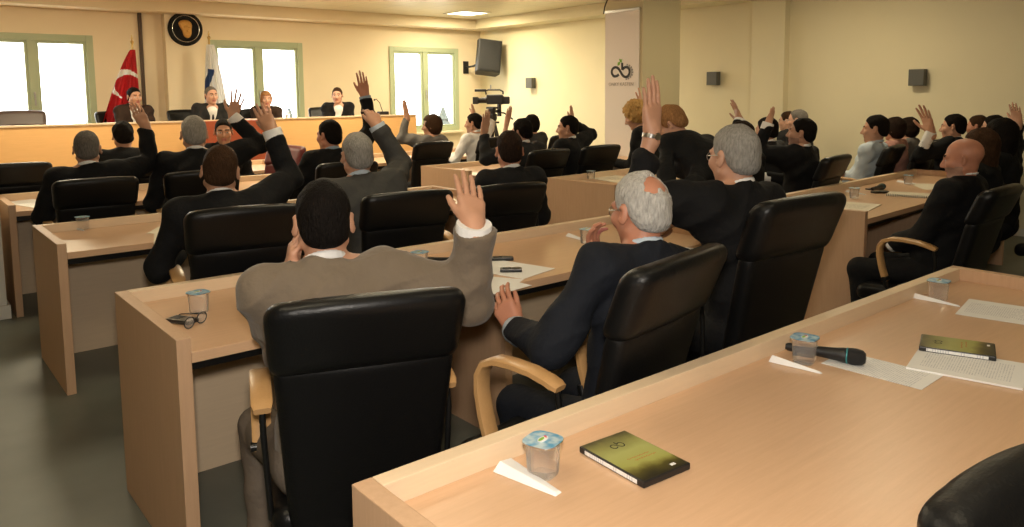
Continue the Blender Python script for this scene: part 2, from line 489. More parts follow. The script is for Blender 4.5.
    fl.ell(P+U*.37*s, A(.145*wd, .095, .19)*s, TM, .05); fl.ell(P+U*.16*s+F*bel*.4, A(.13, .10+bel*.4, .16)*s, TM, .05); fl.ell(P+U*.02, A(.155, .105, .10)*s, np.stack([bR, bF, bU], 1), .05)
    fl.cone(sh['l'], sh['r'], .045*s, .045*s, .05)
    for q in 'lr':
        S, E, W, D, nrm, side, k, pose, up = arms[q]
        fl.cone(N-U*.03*s, S, .045*s, .045*s, .04)
        fl.cone(S, E, .044*s, .038*s, .03); fl.cone(E, W-D*.0, .038*s, .026*s, .02)
        hand_prims(fl, W, D, nrm, side, k*(.93 if fem else 1.0), pose)
        Hj, K, An = legs[q]
        fl.cone(Hj, K, .075*s, .052*s, .05); fl.cone(K, An, .05*s, .034*s, .03)
        toe = An+(An*0+bF)*.13; toe[2] = .035; fl.cone(An-A(0, 0, .03), toe, .03, .025, .02)
    me = shift(fl.mesh('body'), base)
    skin = spec.get('skin', 'skin')
    mats = [MATS[skin], MATS['lips'], MATS['eye_white'], MATS['eye_dark'], MATS[spec.get('brow', 'hair_dark')], MATS['skin_stubble']]
    body = link('body', me, mats, root)
    C = (centers(me)+base-Hc)@HM/s
    mi = np.zeros(len(C), np.int32)
    x, y, z = np.abs(C[:, 0]), C[:, 1], C[:, 2]
    mi[(x < .023) & (y > .075) & (z < -.052) & (z > -.078)] = 1
    ey = ((x-.031)**2/.0125**2+(z-.002)**2/.0065**2 < 1) & (y > .07); mi[ey] = 2
    mi[((x-.031)**2+(z-.002)**2 < .0058**2) & (y > .07)] = 3
    mi[(x > .012) & (x < .05) & (np.abs(z-.0285+.10*(x-.03)**2*10) < .0055) & (y > .05)] = 4
    if spec.get('stubble'): mi[(mi == 0) & (z < -.04) & (z > -.12) & (y > .0) & (x < .075) & (np.abs(z+.05) < .07)] = 5
    me.polygons.foreach_set('material_index', mi)
    # ---- hair
    hs = spec.get('hair')
    if hs:
        hm = make_hair(max(min(vx, .006), .0038), Hc, HM, s, hs[0], base); ho = link('hair', hm, MATS[hs[1]], root)
    # ---- jacket / shirt
    top = spec.get('wear', 'suit_black'); suit = spec.get('suit', True)
    tname = spec.get('top_name', 'jacket' if suit else 'shirt')
    lo2 = np.min([P]+[v for a in arms.values() for v in (a[0], a[1], a[2])], 0)-.2; hi2 = np.max([N]+[v for a in arms.values() for v in (a[0], a[1], a[2])], 0)+.16
    vj = spec.get('voxj', min(max(vx*1.35, .007), .011))
    fl = Field(lo2, hi2, vj); e = .014 if suit else .004
    fl.ell(P+U*.37*s, A(.158*wd+e, .112+e, .20)*s, TM); fl.ell(P+U*.40*s-F*.02, A(.16*wd+e, .085+e, .15)*s, TM, .06)
    if fem: fl.ell(P+U*.36*s+F*.085-R*.07, A(.06, .055, .06)*s, TM, .05); fl.ell(P+U*.36*s+F*.085+R*.07, A(.06, .055, .06)*s, TM, .05)
    fl.ell(P+U*.16*s+F*bel*.5, A(.15*wd+e, .118+e+bel*.5, .19)*s, TM, .06); fl.ell(P+U*.03, A(.165+e, .115+e, .11)*s, TM, .06)
    fl.cone(N-U*.075*s+R*-sw*.8, N-U*.075*s+R*sw*.8, .055*s+e, .055*s+e, .05)
    short = spec.get('sleeve', 1.0)
    for q, sg in (('l', -1), ('r', 1)):
        S, E, W, D, nrm, side, k, pose, up = arms[q]
        fl.cone(N-U*.045*s, S+U*.0, .050*s+e*.5, .052*s+e, .05)
        lo_ = spec.get('loose', 0); fl.cone(S, E, .056*s+e, .048*s+e+lo_, .045)
        if short > .5: fl.cone(E, W+(E-W)*(.45 if spec.get('longcuff') == q else .10), .047*s+e+lo_, .039*s+e+lo_, .03)
        else: fl.cone(S, S+(E-S)*.8, .056*s+e, .052*s+e, .04)
        if up: fl.cone(N-U*.14*s+R*sg*.10*s, S*.45+E*.55-U*.015, .075*s+e, .050*s+e+lo_, .07)
        if short > .5:
            uu = unit(W-E); cc_ = W+(E-W)*(spec.get('cutat', .36) if spec.get('longcuff') == q else .05)
            def cut(X, Y, Z, uu=uu, cc_=cc_):
                x, y, z = X-cc_[0], Y-cc_[1], Z-cc_[2]; t = x*uu[0]+y*uu[1]+z*uu[2]
                return np.maximum(-t, np.sqrt((x-.07*uu[0])**2+(y-.07*uu[1])**2+(z-.07*uu[2])**2)-.10)
            fl.fnbox(cc_-.18, cc_+.18, cut, .006, 's')
    if suit:                                                      # lapels, collar
        for sg in (-1, 1):
            fl.cone(N-U*.005*s-F*.035+R*sg*.045*s, N-U*.05*s+F*.055+R*sg*.068*s, .018, .016, .02)
            fl.cone(N-U*.05*s+F*.055+R*sg*.066*s, P+U*.22*s+F*(.128+bel*.6)*s+R*sg*.02*s, .015, .012, .02)
        fl.cone(N+U*.008*s-F*.046-R*.038*s, N+U*.008*s-F*.046+R*.038*s, .018, .018, .02)
    if suit and spec.get('vneck', True):
        def vcut(X, Y, Z):
            x, y, z = X-P[0], Y-P[1], Z-P[2]
            a = x*R[0]+y*R[1]+z*R[2]; b = x*F[0]+y*F[1]+z*F[2]; c = x*U[0]+y*U[1]+z*U[2]
            return np.maximum(np.maximum(np.abs(a)-np.clip((c-.22*s)*.24, 0, .075), .055-b), .20*s-c)
        fl.fnbox(P+U*.4*s-.35, P+U*.4*s+.35, vcut, .008, 's')
    # wrinkles: shallow folds
    g = fl.grid((slice(None),)*3); ph = (P[0]*7+P[1]*3) % 6
    am = .0030 if suit else .0034
    wr = np.sin(38*g[2]+9*g[0]+ph)*np.sin(17*g[0]-21*g[1]+ph*2)+.6*np.sin(61*g[2]-33*g[0]+24*g[1]+ph)
    dr = np.sin(13*g[2]+16*g[0]+ph)*np.sin(11*g[1]-9*g[2]+ph*1.7)
    cre = np.abs(np.sin(23*g[2]-14*g[0]+11*g[1]+1.5*np.sin(9*g[0]+7*g[1]+ph)))**.5-.7
    fl.f = (fl.f+am*wr+.0075*dr+(.009 if dep < 3.5 else .007)*cre).astype(np.float32)
    jk = link(tname, shift(fl.mesh(tname), base), MATS[top], root)
    if suit and spec.get('vneck', True):
        f2 = Field(P+U*.3*s-.26, N+.2, max(vj, .008))
        f2.ell(P+U*.37*s+F*.004, A(.150*wd, .106, .195)*s, TM); f2.ell(P+U*.16*s+F*bel*.45, A(.14, .112+bel*.45, .17)*s, TM, .05); f2.cone(N-U*.03*s+F*.012, N-U*.09*s+F*.03, .062*s, .08*s, .03)
        for sg in (-1, 1): f2.cone(N-U*.03*s, N-U*.07*s+R*sg*.11, .045*s, .04*s, .04)
        link('shirt', shift(f2.mesh('shirt'), base), MATS[spec.get('shirt', 'shirt_white')], root)
        if spec.get('tie'):
            f3 = Field(P+U*.1*s-.2, N+.15, .007)
            f3.ell(N-U*.055*s+F*.082, A(.017, .014, .018), TM); fl_ = N-U*.075*s+F*.088
            f3.cone(fl_, P+U*.33*s+F*.122, .011, .022, .01); f3.cone(P+U*.33*s+F*.122, P+U*.2*s+F*(.13+bel*.5), .022, .026, .01)
            link('tie', shift(f3.mesh('tie'), base), MATS[spec['tie']], root)
    if suit or spec.get('collar', True):                           # collar ring
        f4 = Field(N-.13, N+.13, min(max(vx, .0055), .008))
        cr = .056*s*(.88 if fem else 1); cc = N+U*.012*s+F*.008
        ring = [cc+R*math.cos(t)*cr*1.03+F*math.sin(t)*cr*1.06+U*(.006-.022*math.sin(t))*s for t in np.linspace(-math.pi*1.42, math.pi*.42, 22)]
        for a_, b_ in zip(ring, ring[1:]):
            f4.cone(a_-U*.016, b_-U*.016, .008, .008, .004); ch = U*(-.002+spec.get('collar_h', 0)); f4.cone(a_+ch, b_+ch, .0055, .0055, .008)
        if spec.get('collar', True): link('shirt_collar', shift(f4.mesh('shirt_collar'), base), MATS[spec.get('shirt', 'shirt_white') if suit else top], root)
    # cuffs
    for q in 'lr':
        S, E, W, D, nrm, side, k, pose, up = arms[q]
        if suit and spec.get('cuff_'+q, True):
            u = unit(W-E); m = MB(); b0 = W+(E-W)*(.6 if spec.get('longcuff') == q else .2); r0 = .041*s+e*.55+spec.get('loose', 0)*.7
            m.tube([b0-base, W+u*.004-base, W+u*.009-base, W+u*.007-base, W-u*.02-base], 1, 18, cap=False, sc=[r0, r0*1.0, r0*.97, r0*.9, r0*.86])
            m.build('shirt_cuff', MATS[spec.get('shirt', 'shirt_white')], root, smooth=True)
        if spec.get('watch') == q:
            m = MB(); u = unit(W-E); c = W-u*.016-base
            m.tube([c-u*.010, c-u*.008, c+u*.008, c+u*.010], .0345*s, 20, sc=[.9, 1, 1, .9])
            wm = m.build('wristwatch', MATS['steel'], root, smooth=True); m = MB()
            m.tube([c-nrm*.028*s, c-nrm*.039*s], .015, 18); m.build('watch_case', MATS['steel'], wm, bevel=.002)
    # ---- trousers and shoes
    if fem and spec.get('skirt'): pass
    fl = Field(np.min([P]+[v for l in legs.values() for v in l], 0)-A(.2, .2, .03), np.max([P]+[v for l in legs.values() for v in l], 0)+.2, spec.get('voxt', .012))
    fl.ell(P+U*.01, A(.165, .118, .115)*s, np.stack([bR, bF, bU], 1))
    for q in 'lr':
        Hj, K, An = legs[q]
        fl.cone(Hj, K, .088*s, .068*s, .06); fl.cone(K, An+A(0, 0, .0), .066*s, .056*s, .03)
    def floorcut(X, Y, Z): return .05-Z+0*X+0*Y
    fl.fnbox(fl.lo, A(fl.lo[0]+9, fl.lo[1]+9, .25), lambda X, Y, Z: Z-.045+0*X+0*Y, 0, 's')
    g = fl.grid((slice(None),)*3); fl.f = (fl.f+.003*np.sin(45*g[2]+20*g[1])*np.sin(30*g[0]+ph)).astype(np.float32)
    link('trousers', shift(fl.mesh('trousers'), base), MATS[spec.get('trousers', 'suit_black' if not suit else top)], root)
    for q in 'lr':
        An = legs[q][2]; fl = Field(An-A(.2, .2, .1), An+A(.25, .25, .06), .009)
        hl = An-bF*.035; hl[2] = .045; to = An+bF*.135; to[2] = .034; md = An+bF*.05; md[2] = .045
        fl.cone(hl, md, .036, .040); fl.cone(md, to, .040, .032, .03); fl.cone(An-A(0, 0, .02), An, .036, .036, .02)
        fl.fnbox(fl.lo-1, fl.lo+2, lambda X, Y, Z: Z-.003+0*X+0*Y, 0, 's')
        link('shoe', shift(fl.mesh('shoe'), base), MATS['shoe_black'], root)
    if spec.get('glasses'):
        def p(x, y, z): return Hc+HM@(A(x, y, z)*s)-base
        m = MB()
        for sx in (-1, 1):
            m.tube([p(sx*(.032+.022*math.cos(t)), .098-.004*abs(math.cos(t)), .002+.017*math.sin(t)) for t in np.linspace(0, 2*math.pi, 15)], .0016, 6)
            m.tube([p(sx*.054, .094, .006), p(sx*.075, .06, .008), p(sx*.081, .0, .010), p(sx*.08, -.014, -.004)], .0018, 6)
        m.tube([p(-.010, .1, .004), p(0, .103, .007), p(.010, .1, .004)], .0016, 6)
        m.build('glasses', MATS['steel'], root, smooth=True)
    spec['_P'] = P; spec['_s'] = s; spec['_arms'] = arms; spec['_Hc'] = Hc
    return root
# ------------------------------------------------------------------ palette
def veneer(name, c1, c2, rough, axis=(1, 14, 14), coat=0.0):
    m, N, L, B = newmat(name); MATS[name] = m
    tc = N.new('ShaderNodeTexCoord'); mp = N.new('ShaderNodeMapping'); mp.inputs['Scale'].default_value = axis
    nt = N.new('ShaderNodeTexNoise'); nt.inputs['Scale'].default_value = 5; nt.inputs['Detail'].default_value = 6; nt.inputs['Roughness'].default_value = .62
    n2 = N.new('ShaderNodeTexNoise'); n2.inputs['Scale'].default_value = 60; n2.inputs['Detail'].default_value = 2
    mx = N.new('ShaderNodeMix'); mx.data_type = 'RGBA'; mx.inputs[6].default_value = c1+(1,); mx.inputs[7].default_value = c2+(1,)
    ad = N.new('ShaderNodeMath'); ad.operation = 'MULTIPLY_ADD'; ad.inputs[1].default_value = .35; 
    L.new(tc.outputs['Object'], mp.inputs[0]); L.new(mp.outputs[0], nt.inputs['Vector']); L.new(mp.outputs[0], n2.inputs['Vector'])
    L.new(n2.outputs['Fac'], ad.inputs[0]); L.new(nt.outputs['Fac'], ad.inputs[2])
    mr = N.new('ShaderNodeMapRange'); mr.inputs[1].default_value = .35; mr.inputs[2].default_value = .95
    L.new(ad.outputs[0], mr.inputs[0]); L.new(mr.outputs[0], mx.inputs[0]); L.new(mx.outputs[2], B.inputs['Base Color'])
    B.inputs['Roughness'].default_value = rough
    if coat: B.inputs['Coat Weight'].default_value = coat; B.inputs['Coat Roughness'].default_value = .22
    return m
veneer('beech_top', (.60, .375, .22), (.69, .445, .275), .33, coat=.12)
veneer('beech_panel', (.52, .325, .19), (.60, .385, .235), .5, (14, 14, 1))
veneer('beech_edge', (.72, .55, .37), (.80, .62, .42), .5)
veneer('dais_front', (.74, .42, .16), (.82, .48, .20), .5, (1, 14, 14))
veneer('arm_wood', (.50, .28, .11), (.60, .35, .15), .38, (3, 3, 3), coat=.3)
mat('cherry_panel', (.34, .07, .028), .45, noise=(6, .12), stretch=(1, 8, 8))
mat('leather', (.0045, .0046, .005), .38, bump=(170, .10), spec=.26)
mat('leather_back', (.0040, .0041, .0045), .46, bump=(170, .12), spec=.22)
mat('leather_brown', (.075, .048, .042), .42, bump=(90, .1))
mat('leather_red', (.10, .010, .010), .45, bump=(90, .1))
mat('black_plastic', (.012, .012, .013), .42)
mat('chrome', (.62, .62, .62), .18, 1.0); mat('steel', (.45, .44, .42), .28, 1.0); mat('black_metal', (.02, .02, .02), .32, .6)
mat('skin', (.52, .275, .175), .52, noise=(30, .10), bump=(260, .05)); mat('skin_pale', (.60, .34, .235), .52, noise=(30, .10), bump=(260, .05)); mat('skin_ruddy', (.50, .215, .13), .5, noise=(22, .16), bump=(260, .05)); mat('skin_dark', (.45, .235, .145), .52, noise=(30, .1), bump=(260, .05))
mat('skin_stubble', (.34, .19, .135), .6, noise=(120, .2)); mat('lips', (.42, .15, .12), .45)
mat('eye_white', (.62, .58, .54), .25); mat('eye_dark', (.02, .013, .009), .2)
def hairmat(n, c, r=.5):
    return mat(n, c, max(r, .62), noise=(130, .6, 3), bump=(210, .9), stretch=(1, 1, .3), spec=.04)
hairmat('hair_dark', (.010, .008, .007), .42); hairmat('hair_brown', (.05, .026, .014)); hairmat('hair_grey', (.30, .285, .26)); hairmat('hair_white', (.50, .48, .45)); hairmat('hair_salt', (.15, .135, .12)); hairmat('hair_blonde', (.50, .30, .11)); hairmat('hair_redblonde', (.34, .17, .07)); hairmat('hair_shaved', (.17, .085, .055)); hairmat('hair_darkbrown', (.022, .013, .009))
def cloth(n, c, r=.85, sheen=.0): return mat(n, c, r, noise=(14, .14), bump=(24, .7), sheen=sheen, spec=.25)
cloth('suit_black', (.0055, .0055, .0062)); cloth('suit_navy', (.0085, .0105, .016)); cloth('suit_charcoal', (.020, .020, .021)); cloth('suit_grey', (.052, .051, .048)); cloth('jacket_brown', (.165, .128, .092), sheen=.15); cloth('trousers_taupe', (.15, .12, .095))
cloth('suit_darkbrown', (.030, .017, .012)); cloth('shirt_white', (.78, .77, .76), .7); cloth('shirt_blue', (.30, .38, .47), .7); cloth('shirt_paleblue', (.50, .58, .66), .7); cloth('top_grey', (.16, .15, .14)); cloth('top_pink', (.42, .22, .18)); cloth('top_darkgrey', (.045, .044, .043)); cloth('shirt_grey', (.40, .40, .40), .7); cloth('tie_dark', (.02, .02, .03)); cloth('tie_grey', (.10, .10, .12))
mat('shoe_black', (.012, .010, .010), .3); mat('jeans', (.05, .06, .09), .8)
mat('paper', (.80, .79, .77), .75); mat('paper_warm', (.74, .68, .54), .75); mat('napkin', (.82, .81, .80), .9, bump=(300, .15))
mat('wall_paint', (.80, .72, .50), .85, noise=(3, .03), bump=(180, .04)); mat('wall_back', (.82, .70, .50), .85, noise=(3, .03), bump=(180, .04))
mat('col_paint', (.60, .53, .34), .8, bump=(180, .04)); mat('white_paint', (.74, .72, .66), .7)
mat('window_green', (.40, .46, .30), .5); mat('sconce_grey', (.10, .10, .09), .55)
mat('dark_pipe', (.06, .035, .02), .5); mat('gold', (.55, .30, .08), .42, .55, noise=(60, .4)); mat('flag_red', (.50, .018, .025), .75, bump=(200, .1)); mat('flag_white', (.78, .76, .72), .75); mat('flag_blue', (.03, .07, .20), .7); mat('brass', (.55, .38, .14), .35, .9)
mat('banner_white', (.84, .78, .73), .7); mat('logo_black', (.02, .02, .02), .6); mat('logo_green', (.20, .42, .03), .6); mat('logo_grey', (.33, .33, .33), .7); mat('text_grey', (.42, .38, .35), .7)
mat('teal', (.04, .22, .24), .35, .3); mat('mic_black', (.010, .010, .011), .42, bump=(500, .1)); mat('mic_mesh', (.018, .018, .02), .6, bump=(900, .8))
mat('floor_vinyl', (.150, .160, .135), .42, noise=(5, .18, 6), bump=(140, .03)); mat('speaker_black', (.014, .014, .014), .55)
mat('foliage', (.05, .06, .05), .9, noise=(3, .3)); mat('ground_out', (.30, .30, .26), .9, noise=(1, .2))
mat('foil_rim', (.62, .62, .62), .25, .9)

def foil_mat():
    m, N, L, B = newmat('foil_print'); MATS['foil_print'] = m
    tc = N.new('ShaderNodeTexCoord'); nt = N.new('ShaderNodeTexNoise'); nt.inputs['Scale'].default_value = 45; nt.inputs['Detail'].default_value = 1
    L.new(tc.outputs['Object'], nt.inputs['Vector'])
    gr = N.new('ShaderNodeValToRGB'); e = gr.color_ramp.elements
    e[0].position = .36; e[0].color = srgb(90, 170, 215)+(1,); e[1].position = .62; e[1].color = srgb(205, 228, 240)+(1,)
    L.new(nt.outputs['Fac'], gr.inputs[0]); L.new(gr.outputs[0], B.inputs['Base Color']); B.inputs['Roughness'].default_value = .3; B.inputs['Metallic'].default_value = .35
foil_mat()
def water_mat():
    m, N, L, B = newmat('clear_water'); MATS['clear_water'] = m
    B.inputs['Base Color'].default_value = (1, 1, 1, 1); B.inputs['Roughness'].default_value = .03; B.inputs['IOR'].default_value = 1.30
    B.inputs['Transmission Weight'].default_value = 1.0
    tr = N.new('ShaderNodeBsdfTransparent'); mx = N.new('ShaderNodeMixShader'); mx.inputs[0].default_value = .22
    df = N.new('ShaderNodeBsdfTranslucent'); df.inputs[0].default_value = (1, 1, 1, 1); m2 = N.new('ShaderNodeMixShader'); m2.inputs[0].default_value = .10; dd = N.new('ShaderNodeBsdfDiffuse'); dd.inputs[0].default_value = (.95, .95, .95, 1)
    out = N['Material Output']; L.new(B.outputs[0], mx.inputs[1]); L.new(tr.outputs[0], mx.inputs[2]); L.new(mx.outputs[0], m2.inputs[1]); L.new(dd.outputs[0], m2.inputs[2]); L.new(m2.outputs[0], out.inputs['Surface'])
water_mat()
def pane_mat():
    m, N, L, B = newmat('window_glass'); MATS['window_glass'] = m
    tr = N.new('ShaderNodeBsdfTransparent'); gl = N.new('ShaderNodeBsdfGlossy'); gl.inputs['Roughness'].default_value = .02
    mx = N.new('ShaderNodeMixShader'); mx.inputs[0].default_value = .05
    L.new(tr.outputs[0], mx.inputs[1]); L.new(gl.outputs[0], mx.inputs[2]); L.new(mx.outputs[0], N['Material Output'].inputs['Surface'])
pane_mat()
def ceil_mat():
    m, N, L, B = newmat('ceiling_panel'); MATS['ceiling_panel'] = m
    tc = N.new('ShaderNodeTexCoord'); mp = N.new('ShaderNodeMapping'); mp.inputs['Scale'].default_value = (1.667, 1.667, 1)
    br = N.new('ShaderNodeTexBrick'); br.offset = 0; br.inputs['Scale'].default_value = 1; br.inputs['Mortar Size'].default_value = .012
    br.inputs['Brick Width'].default_value = 1; br.inputs['Row Height'].default_value = 1
    br.inputs['Color1'].default_value = (.74, .66, .46, 1); br.inputs['Color2'].default_value = (.70, .62, .43, 1); br.inputs['Mortar'].default_value = (.52, .46, .32, 1)
    L.new(tc.outputs['Object'], mp.inputs[0]); L.new(mp.outputs[0], br.inputs['Vector']); L.new(br.outputs['Color'], B.inputs['Base Color'])
    B.inputs['Roughness'].default_value = .34; B.inputs['Specular IOR Level'].default_value = .7
    nb = N.new('ShaderNodeTexNoise'); nb.inputs['Scale'].default_value = 2.2; bp = N.new('ShaderNodeBump'); bp.inputs['Strength'].default_value = .25; bp.inputs['Distance'].default_value = .05
    L.new(tc.outputs['Object'], nb.inputs['Vector']); L.new(nb.outputs['Fac'], bp.inputs['Height']); L.new(bp.outputs[0], B.inputs['Normal'])
ceil_mat()
def print_mat(name, ink, paper, rows, cols=1, margin=.08):
    """sheet with rows of grey type, in object units of metres"""
    m, N, L, B = newmat(name); MATS[name] = m
    tc = N.new('ShaderNodeTexCoord'); sx = N.new('ShaderNodeSeparateXYZ'); L.new(tc.outputs['Object'], sx.inputs[0])
    wv = N.new('ShaderNodeMath'); wv.operation = 'SINE'; ml = N.new('ShaderNodeMath'); ml.operation = 'MULTIPLY'; ml.inputs[1].default_value = rows
    L.new(sx.outputs['Y'], ml.inputs[0]); L.new(ml.outputs[0], wv.inputs[0])
    gt = N.new('ShaderNodeMath'); gt.operation = 'GREATER_THAN'; gt.inputs[1].default_value = .15; L.new(wv.outputs[0], gt.inputs[0])
    nt = N.new('ShaderNodeTexNoise'); mp = N.new('ShaderNodeMapping'); mp.inputs['Scale'].default_value = (170, 40, 1); L.new(tc.outputs['Object'], mp.inputs[0]); L.new(mp.outputs[0], nt.inputs['Vector']); nt.inputs['Scale'].default_value = 1
    g2 = N.new('ShaderNodeMath'); g2.operation = 'GREATER_THAN'; g2.inputs[1].default_value = .47; L.new(nt.outputs['Fac'], g2.inputs[0])
    ab = N.new('ShaderNodeMath'); ab.operation = 'ABSOLUTE'; L.new(sx.outputs['X'], ab.inputs[0]); lt = N.new('ShaderNodeMath'); lt.operation = 'LESS_THAN'; lt.inputs[1].default_value = .08; L.new(ab.outputs[0], lt.inputs[0])
    ay = N.new('ShaderNodeMath'); ay.operation = 'ABSOLUTE'; L.new(sx.outputs['Y'], ay.inputs[0]); ly = N.new('ShaderNodeMath'); ly.operation = 'LESS_THAN'; ly.inputs[1].default_value = .115; L.new(ay.outputs[0], ly.inputs[0])
    p = gt
    for q in (g2, lt, ly):
        mm = N.new('ShaderNodeMath'); mm.operation = 'MULTIPLY'; L.new(p.outputs[0], mm.inputs[0]); L.new(q.outputs[0], mm.inputs[1]); p = mm
    mx = N.new('ShaderNodeMix'); mx.data_type = 'RGBA'; mx.inputs[6].default_value = paper+(1,); mx.inputs[7].default_value = ink+(1,)
    L.new(p.outputs[0], mx.inputs[0]); L.new(mx.outputs[2], B.inputs['Base Color']); B.inputs['Roughness'].default_value = .75
print_mat('paper_print', (.58, .58, .60), (.80, .79, .77), 900)
print_mat('paper_print_warm', (.44, .40, .32), (.74, .68, .54), 900)
def dvd_mat():
    m, N, L, B = newmat('dvd_cover'); MATS['dvd_cover'] = m
    tc = N.new('ShaderNodeTexCoord'); sx = N.new('ShaderNodeSeparateXYZ'); L.new(tc.outputs['Object'], sx.inputs[0])
    nt = N.new('ShaderNodeTexNoise'); nt.inputs['Scale'].default_value = 22; nt.inputs['Detail'].default_value = 4; L.new(tc.outputs['Object'], nt.inputs['Vector'])
    ma = N.new('ShaderNodeMath'); ma.operation = 'MULTIPLY_ADD'; ma.inputs[1].default_value = .05; L.new(nt.outputs['Fac'], ma.inputs[0]); L.new(sx.outputs['Y'], ma.inputs[2])
    mr = N.new('ShaderNodeMapRange'); mr.inputs[1].default_value = -.07; mr.inputs[2].default_value = .12; L.new(ma.outputs[0], mr.inputs[0])
    r = N.new('ShaderNodeValToRGB'); cr = r.color_ramp; cr.elements[0].position = 0; cr.elements[0].color = (.035, .030, .016, 1); cr.elements[1].position = 1; cr.elements[1].color = (.10, .09, .04, 1)
    for p_, c_ in ((.14, (.09, .075, .02, 1)), (.22, (.22, .20, .05, 1)), (.3, (.36, .36, .10, 1)), (.6, (.40, .41, .14, 1)), (.82, (.27, .26, .085, 1))):
        e = cr.elements.new(p_); e.color = c_
    L.new(mr.outputs[0], r.inputs[0]); L.new(r.outputs[0], B.inputs['Base Color']); B.inputs['Roughness'].default_value = .28
dvd_mat()

# ------------------------------------------------------------------ room shell
XL, XR, YB, YW, ZC, ZB = -3.6, 9.46, -3.2, 12.40, 2.98, 2.80
def struct(o, label=None): o['kind'] = 'structure'; return o
struct(MB().box(XL-.2, XR+.2, YB-.2, YW+.3, -.15, 0).build('floor', MATS['floor_vinyl']))
struct(MB().box(XL-.2, XR+.2, YB-.2, YW+.3, ZC, ZC+.15).build('ceiling', MATS['ceiling_panel']))
# back wall with window openings
def wx(px, py=80): return at_y(px, py, YW)[0]
WZ0, WZ1 = .86, 2.445
W1 = (2*wx(33.5)-wx(95), wx(95)); W2 = (wx(211.5), wx(303)); W3 = (wx(389.5), wx(458.2))
WINS = [W1, W2, W3]
m = MB(); xs = XL-.2
for a, b in WINS:
    m.box(xs, a, YW, YW+.28, 0, ZC); m.box(a, b, YW, YW+.28, 0, WZ0); m.box(a, b, YW, YW+.28, WZ1, ZC); xs = b
m.box(xs, XR+.2, YW, YW+.28, 0, ZC)
struct(m.build('wall_back', MATS['wall_back']))
for i, (a, b) in enumerate(WINS):
    w = struct(empty('window_%d' % (i+1), ((a+b)/2, YW, WZ0)))
    h = WZ1-WZ0; hw = (b-a)/2; f = MB(); y0, y1 = .0, .09
    y0 = -.025
    f.box(-hw, -hw+.09, y0, y1, 0, h); f.box(hw-.09, hw, y0, y1, 0, h); f.box(-hw+.09, hw-.09, y0, y1, 0, .09); f.box(-hw+.09, hw-.09, y0, y1, h-.09, h); f.box(-.05, .05, y0, y1, .09, h-.09)
    f.build('window_frame', MATS['window_green'], w, bevel=.006)
    for sg in (-1, 1):
        x0, x1 = (.05, hw-.09) if sg > 0 else (-hw+.09, -.05)
        s_ = MB()
        t = .035
        s_.box(x0, x0+t, .0, .06, .09, h-.09); s_.box(x1-t, x1, .0, .06, .09, h-.09); s_.box(x0+t, x1-t, .0, .06, .09, .09+t); s_.box(x0+t, x1-t, .0, .06, h-.09-t, h-.09)
        so = s_.build('window_sash', MATS['window_green'], w, bevel=.004)
        MB().box(x0+t, x1-t, .025, .031, .09+t, h-.09-t).build('window_pane', MATS['window_glass'], so)
    hd = MB(); hd.box(-.012, .012, -.045, -.02, h*.44, h*.5); hd.box(-.01, .01, -.07, -.045, h*.38, h*.49); hd.build('window_handle', MATS['steel'], w, bevel=.004)
    MB().box(-hw-.06, hw+.06, -.10, .0, -.04, 0).build('window_sill', MATS['wall_back'], w, bevel=.006)
# right wall, left wall, wall behind the camera
struct(MB().box(XR, XR+.2, YB-.2, YW, 0, ZC).build('wall_right', MATS['wall_paint']))
struct(MB().box(XL-.2, XL, YB-.2, YW, 0, ZC).build('wall_left', MATS['wall_paint']))
struct(MB().box(XL, XR, YB-.2, YB, 0, ZC).build('wall_front', MATS['wall_paint']))
# boxed soffits along back and right walls
m = MB(); m.box(XL, XR, YW-.42, YW, ZB, ZC); struct(m.build('trim_1', MATS['wall_back'], bevel=.004))
m = MB(); m.box(XR-.42, XR, YB, YW-.42, ZB, ZC); struct(m.build('trim_2', MATS['wall_paint'], bevel=.004))
# pilaster behind the dais, pilaster on the right wall
xa, xb = at_y(166.5, 60, YW-.16)[0], at_y(203, 60, YW-.16)[0]
struct(MB().box(xa, xb, YW-.16, YW, 0, ZB).build('column_back', MATS['wall_back'], bevel=.004))
ya, yb = at_x(784, 60, XR-.12)[1], at_x(751, 60, XR-.12)[1]
struct(MB().box(XR-.12, XR, ya, yb, 0, ZB).build('column_right', MATS['wall_paint'], bevel=.004))
# free column with the banner
c0 = at_d(642.5, 60, 9.5); c1 = at_y(680, 60, c0[1])[0]; c2 = at_x(605.5, 60, c0[0])[1]
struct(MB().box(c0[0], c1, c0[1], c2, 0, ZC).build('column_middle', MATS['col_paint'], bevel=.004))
# white column at the left edge with its plinth
m = MB(); m.box(.22, .665, 6.52, 7.0, 0, ZC); m.box(.20, .685, 6.50, 7.02, 0, .10); struct(m.build('column_left', MATS['white_paint'], bevel=.004))
m = MB(); m.box(XR-.015, XR, YB, ya, 0, .08); m.box(XR-.015, XR, yb, YW, 0, .08); struct(m.build('baseboard_right', MATS['white_paint']))
m = MB(); m.box(XL, xa, YW-.015, YW, 0, .08); m.box(xb, XR-.015, YW-.015, YW, 0, .08); struct(m.build('baseboard_back', MATS['white_paint']))
# raised platform under the dais
DY = 10.35; DXR = 6.62; PZ = .32
struct(MB().box(XL, DXR+.12, DY-.02, YW-.02, 0, PZ).build('platform', MATS['beech_panel'], bevel=.01))

